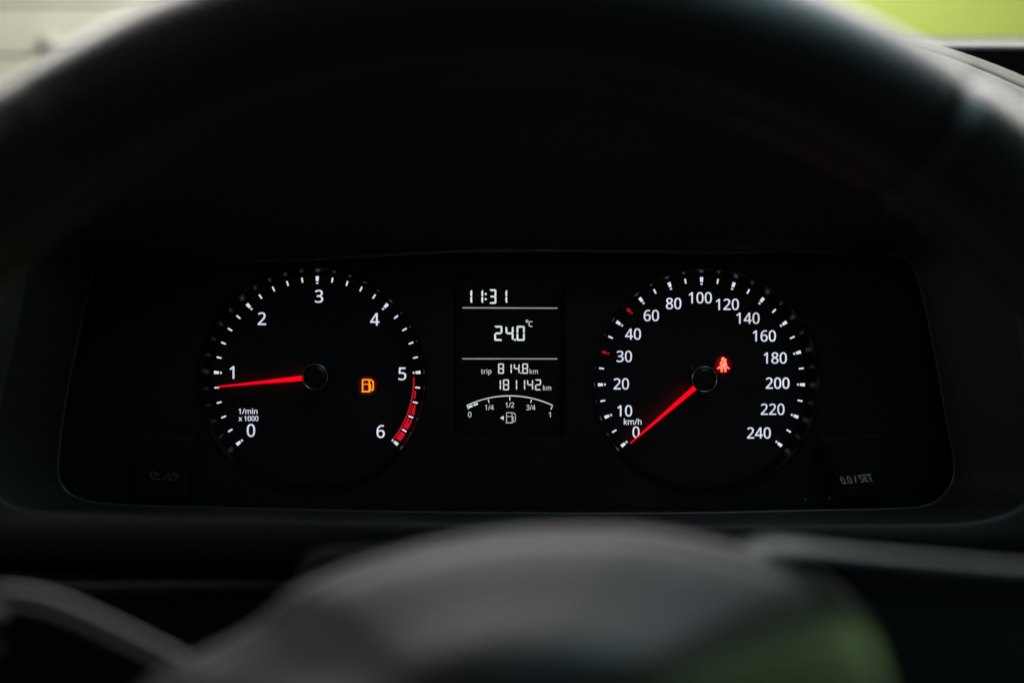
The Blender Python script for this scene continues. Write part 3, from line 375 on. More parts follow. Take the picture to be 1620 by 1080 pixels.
# ------------------------------------------------------------------ the setting outside the windscreen
def wall(name, label, x0, x1, Y, z0, z1, bh, material, gap):
    t = Thing(name, ((x0 + x1) / 2, Y, z0), label, 'wall')
    V, F = rbox(((x0 + x1) / 2, Y + 0.06, (z0 + z1) / 2), x1 - x0, 0.08, z1 - z0, 0.004, 1)
    t.part('wall_core', V, F, material)
    z = z0
    while z < z1 - 1e-6:
        V, F = rbox(((x0 + x1) / 2, Y, z + bh / 2), x1 - x0 - 0.0008, 0.03, bh - gap, min(0.006, bh * 0.1), 2)
        t.part('board' if gap > 0.002 else 'panel', V, F, material)
        z += bh
    return t
cream_wall = wall('cream_wall', 'pale cream boarded wall outside, blurred at the top left', -3.0, -0.0005, 2.2, -0.2, 1.9, 0.15, M['cream'], 0.006)
p = P(76, 68, 2.17)
V, F = revolve(p.x, p.z, [(0.0005, 2.15), (0.022, 2.152), (0.028, 2.16), (0.028, 2.186)], 20)
vent = Thing('wall_fitting', (p.x, 2.17, p.z), 'small dark round fitting on the cream boarded wall', 'fitting')
vent.part('cover', V, F, mat('fitting_grey', (0.46, 0.46, 0.39), 0.6), smooth=True)
green_wall = wall('green_wall', 'plain lime green wall outside, blurred at the top right', 0.0005, 3.4, 2.2, -0.2, 1.9, 2.1, M['lime'], 0.0)

# ------------------------------------------------------------------ dashboard
dash = Thing('dashboard', P(810, 900, -0.02), 'black dashboard with a deep arched hood around the instruments', 'dashboard')
YO, YL = -0.072, -0.030        # outer opening, lens frame
opening_px = [(46, 430), (26, 530), (6, 620), (-8, 700), (-8, 755), (2, 786), (40, 804), (130, 811), (400, 820), (810, 828), (1080, 830), (1400, 829), (1530, 826),
              (1590, 812), (1626, 786), (1634, 740), (1628, 640), (1612, 540), (1594, 455), (1560, 370), (1470, 262), (1270, 158), (1040, 92), (810, 72), (580, 92), (350, 158), (150, 262), (70, 365)]
lens_px = [(478, 410), (768, 397), (982, 398), (1300, 398), (1400, 400), (1436, 412), (1453, 440), (1474, 530), (1498, 660), (1511, 734), (1506, 765), (1484, 792), (1449, 803),
           (1274, 808), (1080, 812), (700, 811), (284, 802), (162, 797), (118, 786), (98, 769), (91, 742), (102, 640), (124, 531), (143, 445), (160, 418), (200, 410), (300, 412)]
NO = 220
def start_at(loop, ang0):
    cx, cy = 805, 600
    k = min(range(len(loop)), key=lambda i: abs(((math.atan2(loop[i].y - cy, loop[i].x - cx) - ang0 + math.pi) % math.tau) - math.pi))
    loop = loop[k:] + loop[:k]
    area = sum(a.x * b.y - b.x * a.y for a, b in zip(loop, loop[1:] + loop[:1]))
    return loop if area > 0 else [loop[0]] + loop[:0:-1]
def by_angle(px):
    """resample a loop so that sample i of every loop lies in the same direction from the middle"""
    d = spline(px, 2400)
    cx, cy = 805.0, 600.0
    A = sorted(((math.atan2(v.y - cy, (v.x - cx) * 0.5), v) for v in d), key=lambda q: q[0])
    out = []
    j = 0
    for i in range(NO):
        a = -math.pi + math.tau * (i + 0.5) / NO
        while j < len(A) - 1 and A[j][0] < a: j += 1
        out.append(A[j][1])
    return out
opening = by_angle(opening_px)
lens = by_angle(lens_px)
# funnel between the lens frame and the opening, with a rounded outer lip
def lerp2(a, b, t): return a.lerp(b, t)
rings = [[P(q.x, q.y, YL + 0.002) for q in lens]]
for t in (0.08, 0.25, 0.5, 0.75, 0.94):
    rings.append([P(*lerp2(l, o, t), YL + (YO - YL) * t) for l, o in zip(lens, opening)])
def out_px(o, k):
    v = Vector((o.x - 805, o.y - 560)); return Vector((o.x, o.y)) + v.normalized() * k
rings.append([P(o.x, o.y, YO - 0.0005) for o in opening])
V, F = loft(rings)
dash.part('instrument_surround', V, F, M['plastic'], smooth=True)
NH = 120
lip_px = spline([(-260, 640), (-170, 470), (-60, 350), (130, 244), (340, 142), (575, 77), (810, 57), (1045, 77), (1280, 142), (1490, 244), (1680, 350), (1790, 470), (1880, 640)], NH, False)
# fascia around the opening: the sides and the strip below
def fascia_outer(o):
    v = Vector((o.x - 805, o.y - 560)).normalized()
    x = o.x + v.x * 260; y = o.y + max(0, v.y) * 200
    if o.y > 600: y = min(886, y); 
    if o.y > 795: y = 886
    if o.y < 400:
        n = min(lip_px, key=lambda q: (q - o).length)
        return Vector((n.x, n.y))
    return Vector((x, y))
fo = [fascia_outer(o) for o in opening]
rings = [[P(o.x, o.y, YO - 0.0005) for o in opening],
         [P(*out_px(o, 3), YO - 0.0022) for o in opening],
         [P(*lerp2(out_px(o, 6), f, 0.02), YO - 0.0028) for o, f in zip(opening, fo)],
         [P(*lerp2(o, f, 0.5), YO + (-0.003 if o.y < 400 else -0.001)) for o, f in zip(opening, fo)],
         [P(*lerp2(o, f, 0.93), YO + (-0.0035 if o.y < 400 else 0.002)) for o, f in zip(opening, fo)],
         [P(*f, YO + (-0.0035 if o.y < 400 else 0.006)) for o, f in zip(opening, fo)],
         [P(*f, YO + (0.0 if o.y < 400 else 0.03)) for o, f in zip(opening, fo)]]
V, F = loft(rings)
dash.part('fascia_panel', V, F, M['plastic'], smooth=True)
# near-black box as the gap's shade under the fascia, then the knee panel
V, F = rbox(P(810, 910, 0.01), 0.62, 0.05, 0.06, 0.003, 2)
dash.part('gap_shade', V, F, M['black'])
kp = []
for t in range(9):
    a = math.radians(90 * t / 8)
    kp.append((-0.052 + 0.010 * (1 - math.sin(a)) , P(810, 938, -0.052).z - 0.010 * (1 - math.cos(a))))
prof = [(0.0, kp[0][1])] + [(-0.052 + 0.010 * (1 - math.sin(math.radians(90 * t / 8))), P(810, 938, -0.05).z - 0.010 * (1 - math.cos(math.radians(90 * t / 8)))) for t in range(9)] + [(-0.054, P(810, 1180, -0.05).z), (-0.03, P(810, 1300, -0.05).z)]
rings = [[Vector((x, y, z)) for x in (-0.40, -0.2, 0.0, 0.2, 0.40)] for y, z in prof]
V, F = loft(rings, closed=False)
dash.part('knee_panel', V, F, mat('knee_plastic', (0.007, 0.008, 0.011), 0.75, spec=0.08, grain=0.4, gscale=1200, vary=0.06), smooth=True)
# hood skin: front lip -> crest -> down the back, with a groove just under the crest on the right
crest_px = spline([(-420, 640), (-300, 380), (-160, 205), (0, 146), (120, 96), (180, 76), (300, 52), (520, 24), (810, 12), (1100, 24), (1320, 48), (1440, 64), (1500, 76), (1620, 121), (1780, 205), (1920, 380), (2040, 640)], NH, False)
YA, YB = -0.076, 0.035
rows = []
for t in (0.0, 0.03, 0.15, 0.35, 0.55, 0.70, 0.80, 0.842, 0.848, 0.856, 0.862, 0.92, 0.97, 1.0):
    r = []
    for i in range(NH):
        a, b = lip_px[i], crest_px[i]
        y = YA + (YB - YA) * t
        q = P(*lerp2(a, b, t), y)
        bul = math.sin(math.pi * min(1, t)) * 0.006
        f = i / (NH - 1)
        g = 0.0
        if t in (0.848, 0.856): g = -0.0035 * max(0, min(1, (f - 0.6) / 0.08))
        if t in (0.0,): g = -0.003
        r.append(q + Vector((0, 0, bul + g)))
    rows.append(r)
rows.append([P(c.x, c.y, YB) + Vector(((0.012 if c.x < 810 else -0.012), 0.03, -0.008)) for c in crest_px])
rows.append([P(c.x, c.y, YB) + Vector(((0.03 if c.x < 810 else -0.03), 0.06, -0.05)) for c in crest_px])
V, F = loft(rows, closed=False)
dash.part('hood', V, F, M['hood'], smooth=True)
# dashboard pad to the right, beyond the hood: black front face, bright top edge, top running to the windscreen
x0, x1 = P(420, 72, 0.12).x, P(2300, 72, 0.12).x
ztop = P(0, 72, 0.12).z
up = Vector((0, -math.sin(math.radians(20)), math.cos(math.radians(20))))     # true vertical in this frame
fw = Vector((0, math.cos(math.radians(20)), math.sin(math.radians(20))))      # true horizontal, away from the driver
edge = Vector((0, 0.12, ztop)); prof = []
prof.append(edge - up * 0.16 + fw * 0.01)
prof.append(edge - up * 0.004)
for k in range(6):
    a = math.radians(90 * k / 5)
    prof.append(edge + fw * (0.004 * (1 - math.cos(a))) - up * (0.004 * (1 - math.sin(a))))
prof += [edge + fw * 0.10, edge + fw * 0.25 , edge + fw * 0.36, edge + fw * 0.37 - up * 0.1]
rings = [[Vector((x, q.y, q.z - (x - x0) * 0.0)) for x in (x0, (x0 + x1) / 2, x1)] for q in prof]
V, F = loft(rings, closed=False)
dash.part('passenger_pad', V, F, M['dash'], smooth=False)
for pl in dash.o.children[-1].data.polygons: pl.use_smooth = False
# dust and lint on the ledge under the right button
random.seed(3)
vs, fs = [], []
def speck(px, py, y, r):
    c = P(px, py, y); o = len(vs)
    q = [Vector((random.uniform(-1, 1), random.uniform(-1, 1), random.uniform(-1, 1))).normalized() * r * random.uniform(0.6, 1.3) for _ in range(5)]
    vs.extend([c + v for v in q]); fs.extend([(o, o + 1, o + 2), (o, o + 2, o + 3), (o, o + 3, o + 1), (o + 1, o + 2, o + 4), (o + 2, o + 3, o + 4), (o + 3, o + 1, o + 4)])
for px, py, r in ((1274, 789, .0004), (1288, 790, .0003), (1312, 787, .0005), (1283, 768, .0002), (1306, 771, .0002), (1010, 796, .0003)):
    speck(px, py, -0.0335, r)
for _ in range(60):
    speck(random.gauss(1300, 30), random.gauss(785, 6), -0.0335, random.uniform(.00005, .00014))
for _ in range(60):
    speck(random.uniform(620, 1250), random.uniform(780, 806), -0.0335, random.uniform(.00004, .0001))
d = dash.part('dust', vs, fs, M['dust']); d['kind'] = 'stuff'; d['label'] = 'pale dust specks on the ledge below the dials'

# ------------------------------------------------------------------ instrument cluster
clu = Thing('instrument_cluster', P(805, 812, -0.012), 'black instrument cluster with two lit dials and a small screen between them', 'instrument cluster')
YM = -0.012                                    # front of the mask round the dials
TC = Vector(((502 - 810) * S, (540 - 600.5) * S))
SCN = Vector(((1109.6 - 810) * S, (540 - 602) * S))
RW0, RW1 = 168.0 * S, 173.5 * S
def circ(c, r, n=96): return [Vector((c.x + r * math.cos(i * math.tau / n), YM, c.y + r * math.sin(i * math.tau / n))) for i in range(n)]
scr = [P(x, y, YM) for x, y in ((719, 436), (893, 436), (893, 687), (719, 687))]
outer = [P(*out_px(l, 14), YM) for l in lens]
loops = [outer, circ(TC, RW1 + .0004), circ(SCN, RW1 + .0004), scr]
flat = [[Vector((v.x, v.z, 0)) for v in lp] for lp in loops]
tris = tessellate_polygon(flat)
allv = [v for lp in loops for v in lp]
clu.part('mask_panel', allv, [tuple(t) for t in tris], M['mask'])
# clear-cover frame: inner wall and a thin lip
V1 = loft([[P(q.x, q.y, YM + 0.001) for q in [out_px(l, 2) for l in lens]], [P(q.x, q.y, YL + 0.0025) for q in lens]])
clu.part('cover_frame', *V1, M['mask'], smooth=True)
V1 = tube([P(q.x, q.y, YL + 0.0018) for q in spline(lens_px, 260)], 0.0007, 8, True)
clu.part('cover_lip', *V1, M['lip'], smooth=True)

def gauge(name, c, label):
    n = 96
    ring = [Vector((c.x + RW0 * 1.01 * math.cos(i * math.tau / n), 0, c.y + RW0 * 1.01 * math.sin(i * math.tau / n))) for i in range(n)]
    back = [v + Vector((0, 0.002, 0)) for v in ring]
    V = ring + back; F = [tuple(range(n)), tuple(n + i for i in range(n))] + [(i, (i + 1) % n, n + (i + 1) % n, n + i) for i in range(n)]
    g = clu.part(name, V, F, M['dial'], label=label)
    rim = revolve(c.x, c.y, [(RW0, 0.0003), (RW0 * .65 + RW1 * .35, YM * .33), (RW0 * .35 + RW1 * .65, YM * .66), (RW1, YM), (RW1 + .0002, YM - .0003), (RW1 + .0005, YM - .0004), (RW1 + .0009, YM - .0001), (RW1 + .0010, YM + .001)], 128)
    clu.part('dial_rim', *rim, M['gloss'], parent=g, smooth=True)
    return g

def slab_mesh(name, quads, y0=-0.0002):
    """shared tick mesh: quads in (radial, across) pixels, radial along +x before turning"""
    V, F = [], []
    for q in quads:
        o = len(V)
        V += [Vector((r * S, y0, a * S)) for r, a in q] + [Vector((r * S, y0 + 0.0004, a * S)) for r, a in q]
        n = len(q)
        F += [tuple(o + i for i in range(n)), tuple(o + n + i for i in reversed(range(n)))] + [(o + i, o + (i + 1) % n, o + n + (i + 1) % n, o + n + i) for i in range(n)]
    return mesh(name, V, F)
minor_me = slab_mesh('tick_mark', [[(155.3, -1.15), (163.0, -1.3), (163.0, 1.3), (155.3, 1.15)]])
major_me = slab_mesh('tick_mark', [[(155.9, -2.0), (163.6, -2.6), (163.6, 2.6), (155.9, 2.0)], [(151.5, -1.5), (154.0, -1.6), (154.0, 1.6), (151.5, 1.5)]])
red_me = slab_mesh('tick_mark', [[(155.6, -2.0), (163.6, -2.5), (163.6, 2.5), (155.6, 2.0)], [(151.6, -1.4), (154.3, -1.6), (154.3, 1.6), (151.6, 1.4)]])
for m_, k_ in ((minor_me, 'white'), (major_me, 'white'), (red_me, 'redtick')): m_.materials.append(M[k_])
def tick(g, c, ang, me):
    o = clu.inst('tick_mark', me, (c.x, 0, c.y), -math.radians(ang), None, g); return o
def numeral(g, body, x, yc, h, xs=0.97, name='numeral', y=-0.0003, material='white', align='C', base=None, track=0.0):
    b = base if base is not None else yc + h / 2
    v, t = text2d(body, x, b, h, xs, align, track)
    V, F = prism(v, t, y, 0.0003)
    return clu.part(name, V, F, M[material], parent=g)

YN = -0.0075                                   # needles stand clear of the dial
def needle(g, hub, tip, w0, w1, rhub, bright):
    hx, hy = hub; tx, ty = tip
    d = Vector((tx - hx, ty - hy)); L = d.length; d.normalize(); nrm = Vector((-d.y, d.x))
    rows = []
    for t in (0.115, 0.3, 0.6, 0.93, 0.99, 1.0):
        w = (w0 + (w1 - w0) * t) / 2 * (0.5 if t == 1.0 else 1)
        cc = Vector((hx, hy)) + d * L * t
        a, b = cc + nrm * w, cc - nrm * w
        m = cc
        rows.append([P(*a, YN + .0004), P(*m, YN - .0002), P(*b, YN + .0004), P(*b, YN + .0016), P(*a, YN + .0016)])
    V, F = loft(rows, True, True, True)
    clu.part('needle', V, F, M['needle'], parent=g)
    c = P(hx, hy, YN - .002); r = rhub * S * (D + YN - .002) / D
    y = YN - .002
    V, F = revolve(c.x, c.z, [(.0001, y + .0002), (r * .55, y + .0001), (r * .88, y + .0003), (r * .90, y + .001), (r * .92, y + .004), (r * .92, -.0005)], 64)
    clu.part('needle_hub', V, F, M['cap'], parent=g, smooth=True)
    k = 10
    prof = [(r * .95 + r * .05 * math.cos(i * math.tau / k), y + .0002 + r * .06 * math.sin(i * math.tau / k)) for i in range(k + 1)]
    V, F = revolve(c.x, c.z, prof, 72)
    clu.part('hub_ring', V, F, M['chrome'], parent=g, smooth=True)

# --- rev counter
tach = gauge('tachometer', TC, 'round black rev counter reading under one thousand')
ta = lambda v: 218.8 - 42.93 * v
for i in range(31):
    tick(tach, TC, ta(i / 5), major_me if i % 5 == 0 else minor_me)
for body, x, y in (('0', 396.9, 680.6), ('1', 366.8, 589), ('2', 414.2, 504), ('3', 504.6, 468.6), ('4', 592.9, 505), ('5', 636.4, 591), ('6', 602.1, 682.3)):
    numeral(tach, body, x, y, 19.6)
numeral(tach, '1/min', 377.4, 0, 8.3, 0.98, 'unit_text', align='L', base=654.4)
numeral(tach, 'x 1000', 377.4, 0, 7.9, 0.93, 'unit_text', align='L', base=665.7)
def band(*rb):
    v, q = join2d(*[ringband2d(502, 600.5, *a) for a in rb])
    V, F = prism(v, q, -0.0002, 0.0003)
    clu.part('red_band', V, F, M['band'], parent=tach)
band((151.6, 153.6, ta(5.06), ta(5.975), 24))
e = 0.034
band((155.2, 157.6, ta(5.2 + e * 1.4), ta(5.4 - e * 1.4), 6))
band((155.2, 157.0, ta(5.4 + e), ta(5.6 - e), 6), (158.4, 160.8, ta(5.4 + e), ta(5.6 - e), 6, 163.2))
band((155.2, 158.4, ta(5.6 + e), ta(5.69), 4), (159.8, 163.0, ta(5.6 + e), ta(5.69), 4), (155.2, 163.2, ta(5.69), ta(5.8 - e), 4))
band((155.2, 163.4, ta(5.8 + e), ta(6.0 - e * 1.5), 6))
# low-fuel warning light
def fuel_icon(T, w, thin):
    """pump outline; T maps icon units (0..18 wide, 0..20 high, y down) to photo pixels"""
    body = [(1.5, 19.0), (1.5, 1.8), (2.3, 1.0), (10.9, 1.0), (11.7, 1.8), (11.7, 19.0)]
    hose = [(13.1, 0.9), (15.4, 1.9), (17.7, 4.6), (17.7, 14.8), (17.0, 16.6), (15.6, 17.2), (14.2, 16.6), (13.5, 14.8), (13.4, 8.6), (12.3, 7.9)]
    f = lambda pts: [T(x, y) for x, y in pts]
    return join2d(stroke2d(f(body), w), stroke2d(f([(0.2, 18.9), (13.0, 18.9)]), w * 1.15), stroke2d(f([(2.4, 7.8), (10.8, 7.8)]), thin), stroke2d(f(hose), w * 0.9))
v, t = fuel_icon(lambda x, y: (572.0 + x * 1.04, 599.4 + y * 1.04), 1.75, 1.1)
V, F = prism(v, t, -0.0011, 0.0002)
V2, F2 = prism(*poly2d([(571, 594.5), (588, 594.5), (594, 598), (596, 603), (596, 616), (594, 621), (587, 625), (571, 625), (567, 622), (566.5, 598)]), -0.0002, 0.0003)
wl = clu.part('halo_plate', V2, F2, M['amberplate'], parent=tach)  # added orange plate that stands in for the symbol's halo
clu.part('fuel_warning_light', V, F, M['amber'], parent=tach, label='glowing amber fuel pump symbol on the rev counter')
needle(tach, (498, 596), (342.3, 611.8), 9.4, 1.8, 20.8, True)

# --- speedometer
spd = gauge('speedometer', SCN, 'round black speedometer with the needle at zero')
sa = lambda v: 219.3 - 1.8525 * v if v <= 40 else 145.2 - 0.9215 * (v - 40)
for v_ in range(0, 40, 5):
    tick(spd, SCN, sa(v_), red_me if v_ == 30 else (major_me if v_ % 10 == 0 else minor_me))
for v_ in range(40, 241, 10):
    tick(spd, SCN, sa(v_), red_me if v_ == 50 else (major_me if v_ % 20 == 0 else minor_me))
for body, x, y in (('0', 1006.3, 683.3), ('10', 988.4, 649.6), ('20', 983, 607), ('30', 987.7, 563.6), ('40', 1001.6, 528.3), ('60', 1030.5, 499), ('80', 1065.8, 480), ('100', 1108, 471),
                   ('120', 1150.8, 481.4), ('140', 1183.5, 503.2), ('160', 1209.3, 531.2), ('180', 1226.6, 566.1), ('200', 1230.4, 605.9), ('220', 1222.5, 647.2), ('240', 1200.8, 684.6)):
    numeral(spd, body, x, y, 17.2, 0.95)
numeral(spd, 'km/h', 987.1, 0, 8.9, 0.97, 'unit_text', align='L', base=671.3)
# seat-belt warning light
BX, BY = 1144.3, 577.5
def bp(pts): return [(BX + x, BY + y) for x, y in pts]
parts = [disc2d(BX - 0.2, BY - 9.6, 2.7),
         poly2d(bp([(-3.2, -6.2), (0.2, -6.6), (-4.8, -0.2), (-4.8, -3.6)])),
         poly2d(bp([(2.4, -6.4), (4.4, -5.4), (5.4, -2.6), (5.6, 2.4), (-4.6, 2.4), (-4.6, 1.6)])),
         poly2d(bp([(1.2, -6.9), (4.2, -9.8), (5.4, -8.6), (2.6, -5.6)])),
         poly2d(bp([(-4.8, 2.7), (-5.6, 1.4), (-9.6, 5.2), (-9.2, 6.2), (-4.8, 4.2)])),
         poly2d(bp([(5.6, 2.7), (6.2, 1.6), (9.8, 5.2), (9.4, 6.2), (5.2, 4.2)])),
         poly2d(bp([(-4.4, 3.4), (5.0, 3.4), (4.4, 10.6), (2.0, 10.6), (1.8, 5.4), (-1.2, 5.4), (-1.0, 10.6), (-3.6, 10.6)]))]
V, F = prism(*join2d(*parts), -0.0013, 0.0002)
V2, F2 = prism(*disc2d(BX, BY, 14, 40), -0.0002, 0.0003)
clu.part('halo_plate', V2, F2, M['redplate'], parent=spd)  # added red disc that stands in for the glow round the figure
clu.part('seat_belt_warning_light', V, F, M['belt'], parent=spd, label='glowing red belted figure symbol on the speedometer')
needle(spd, (1114.9, 599.7), (996.8, 701.2), 9.4, 1.8, 20.6, False)
V, F = prism(*stroke2d([(1092.5, 580.5), (1100, 586)], 2.4), YN, 0.0008)
clu.part('needle_tail', V, F, M['printdim'], parent=spd)

# --- screen between the dials
YS = -0.006
V = [P(x, y, YS) for x, y in ((715, 432), (897, 432), (897, 691), (715, 691))]
screen = clu.part('screen', V + [v + Vector((0, .002, 0)) for v in V], [(0, 1, 2, 3), (7, 6, 5, 4), (0, 4, 5, 1), (1, 5, 6, 2), (2, 6, 7, 3), (3, 7, 4, 0)], M['screen'], label='black screen with white segment figures between the dials')
fr = []
a_, b_ = [P(x, y, YM - 0.0003) for x, y in ((719, 436), (893, 436), (893, 687), (719, 687))], [P(x, y, YS + .0002) for x, y in ((721, 438), (891, 438), (891, 685), (721, 685))]
clu.part('screen_frame', a_ + b_, [(0, 1, 5, 4), (1, 2, 6, 5), (2, 3, 7, 6), (3, 0, 4, 7)], M['gloss'], parent=screen)
def lit(name, item, material='lcd'):
    V, F = prism(item[0], item[1], YS - 0.0003, 0.0002)
    return clu.part(name, V, F, M[material], parent=screen)
for ch, x0, x1 in (('1', 735.6, 746.9), ('1', 753.0, 764.3), ('3', 773.9, 785.2), ('1', 791.1, 802.4)):
    lit('digit', seg2d(ch, x0, 457.6, x1, 480.4, 2.75))
lit('colon', join2d(disc2d(768.4, 464.9, 1.7), disc2d(768.4, 473.1, 1.7)))
lit('divider_line', stroke2d([(731.6, 486.8), (881.8, 487.4)], 1.7), 'lcddim')
lit('divider_line', stroke2d([(731.2, 567.3), (881.8, 567.5)], 1.7), 'lcddim')
for ch, x0, x1 in (('2', 781.9, 794.8), ('4', 799.8, 812.4), ('0', 817.2, 830.2)):
    lit('digit', seg2d(ch, x0, 515.3, x1, 538.9, 2.75))
lit('decimal_point', disc2d(814.8, 537.5, 1.5))
lit('unit_text', join2d(stroke2d([(833.9 + 1.75 * math.cos(i * math.tau / 14), 508 + 1.75 * math.sin(i * math.tau / 14)) for i in range(14)], 0.95, True), text2d('C', 839.4, 516.7, 8.6, 0.95)))
lit('unit_text', text2d('trip', 760.9, 591.0, 7.5, 0.96, 'L', 0.03), 'lcdtext')
for ch, x0, x1 in (('8', 788.0, 797.2), ('1', 800.6, 809.6), ('4', 813.0, 822.0), ('8', 826.2, 835.3)):
    lit('digit', seg2d(ch, x0, 574.8, x1, 591.0, 1.9))
lit('decimal_point', disc2d(824.2, 589.9, 1.1))
lit('unit_text', text2d('km', 838.1, 591.0, 7.3, 0.92, 'L', 0.05), 'lcdtext')
for ch, x0, x1 in (('1', 783.2, 792.4), ('8', 795.9, 805.2), ('1', 808.8, 818.0), ('1', 821.6, 830.8), ('4', 834.0, 843.3), ('2', 846.6, 855.9)):
    lit('digit', seg2d(ch, x0, 600.0, x1, 617.0, 1.75))
lit('unit_text', text2d('km', 859.3, 617.0, 7.3, 0.92, 'L', 0.05), 'lcdtext')
lit('fuel_scale', join2d(stroke2d(arc_pts(806.5, 784.6, 158.7, 115.4, 64.6, 36), 1.35),
    stroke2d([(772.3, 631.6), (773.6, 636.8)], 1.3), stroke2d([(806.5, 627.8), (806.5, 633.0)], 1.3), stroke2d([(840.9, 631.8), (839.6, 636.8)], 1.3),
    stroke2d([(873.5, 642.8), (871.5, 647.4)], 1.3), stroke2d([(739.1, 641.8), (741.3, 647.0)], 1.2)))
lit('fuel_bar', poly2d([(740.9, 642.3), (747.2, 640.1), (748.3, 642.8), (742.0, 645.3)]))
lit('fuel_bar', poly2d([(748.9, 639.3), (755.3, 636.7), (756.3, 639.6), (749.9, 642.2)]))
for body, x, b_, h in (('0', 743.1, 659.8, 8.4), ('1/4', 774.2, 648.2, 8.0), ('1/2', 806.5, 644.4, 8.0), ('3/4', 839.8, 648.3, 8.0), ('1', 869.8, 659.8, 8.2)):
    lit('fuel_label', text2d(body, x, b_, h, 0.86 if '/' in body else 0.95), 'lcdtext')
lit('arrow_mark', poly2d([(791.1, 660.8), (796.9, 657.4), (796.9, 664.2)]))
v, t = fuel_icon(lambda x, y: (800.1 + x * 0.86, 651.6 + y * 0.89), 1.05, 0.9)
lit('fuel_symbol', (v, t), 'lcdtext')

# --- push buttons at the lower corners
def button(px, py, y, w, h, depth, ang, chamfer):
    c = P(px, py, y); r = math.radians(ang)
    V, F = rbox((0, 0, 0), w, depth, h, 0.0022, 3)
    R = Matrix.Rotation(-r, 3, 'Y')
    out = []
    for v in V:
        if chamfer and v.z < 0 and v.x < 0: v = v + Vector((0.006 * (-v.z / h * 2) , 0, 0))
        out.append(R @ v + c)
    return clu.part('push_button', out, F, M['pad'])
rb = button(1347, 735, -0.018, 0.0265, 0.030, 0.014, 4.5, True)
rb['label'] = 'right push button marked 0.0 / SET'
def shear_conv(cx, cy, ang, lean, y):
    r = math.radians(ang)
    def f(x, z):
        dx, dz = x - cx, z - cy
        dx = dx + lean * dz
        return P(cx + dx * math.cos(r) + dz * math.sin(r), cy - dx * math.sin(r) + dz * math.cos(r), y)
    return f
v, t = text2d('0.0 / SET', 1355.5, 763.2, 11.4, 0.80, 'C', 0.0)
V, F = prism(v, t, -0.0252, 0.0004, shear_conv(1355.5, 757.5, 6.0, 0.34, -0.0256))
clu.part('button_lettering', V, F, M['print'], parent=rb)
lb = button(262, 735, -0.018, 0.0265, 0.030, 0.014, -4.5, False)
lb['label'] = 'left push button with a faint car and clock mark'
cc = [(273.5 + 6.0 * math.cos(i * math.tau / 20), 753.8 + 6.0 * math.sin(i * math.tau / 20)) for i in range(20)]
icon = join2d(stroke2d(cc, 1.5, True), stroke2d([(273.2, 750.5), (273.4, 754.0), (276.6, 752.4)], 1.1),
              stroke2d([(257.8, 758.6), (267.2, 748.6)], 1.2),
              stroke2d([(237.5, 752.6), (239.2, 746.4), (244.8, 745.6), (248.2, 749.6), (251.8, 751.4)], 1.3),
              stroke2d([(238.0, 753.0), (242.5, 756.6), (253.0, 758.4)], 1.6), stroke2d([(240.6, 750.0), (246.5, 751.6), (250.5, 749.0)], 1.1))
V, F = prism(icon[0], icon[1], -0.0256, 0.0004)
clu.part('button_lettering', V, F, M['printdim'], parent=lb)

# ------------------------------------------------------------------ steering column cover
YW = -0.231
colm = Thing('steering_column_cover', P(800, 1000, -0.06), 'black plastic steering column cover behind the wheel hub', 'column cover')
oc = spline([(462, 960), (468, 905), (484, 878), (520, 865), (640, 860), (960, 860), (1080, 865), (1116, 878), (1132, 905), (1138, 960), (1130, 1200), (1000, 1330), (600, 1330), (470, 1200)], 90)
rings = []
c0 = P(800, 1090, -0.18)
for y, k in ((-0.185, 0.90), (-0.184, 0.96), (-0.180, 1.0), (-0.14, 1.0), (-0.075, 1.0)):
    drop = Vector((0, 0, -0.27 * max(0, y + 0.18)))
    rings.append([Vector((c0.x, y, c0.z)) + drop + (P(o.x, o.y, -0.18) - c0) * k for o in oc])
V, F = loft(rings, True, True, False)
colm.part('upper_shell', V, F, M['black'], smooth=True)  # cover lies in shadow; that shade is put into its near-black colour

# ------------------------------------------------------------------ steering wheel
WC = P(787, 1244, YW)
whl = Thing('steering_wheel', WC, 'black leather steering wheel, its rim arching close over the instruments', 'steering wheel')
RM, TR, TA = 0.1765, 0.0162, 0.0150
rings = []
NR, NT = 720, 28
for i in range(NR):
    a = 360 * i / NR
    f = 1.0
    for sa_, dep in ((56.6, 0.11), (123.4, 0.02)):
        dd = abs(a - sa_) * math.pi / 180 * RM
        f -= dep * math.exp(-(dd / 0.0016) ** 2)
    ar = math.radians(a)
    cd = Vector((math.cos(ar), 0, math.sin(ar)))
    rings.append([WC + cd * (RM + TR * f * math.cos(b)) + Vector((0, TA * f * math.sin(b), 0)) for b in (k * math.tau / NT for k in range(NT))])
rings.append(rings[0])
V, F = loft(rings)
rim = whl.part('rim', V, F, M['leather'], smooth=True)
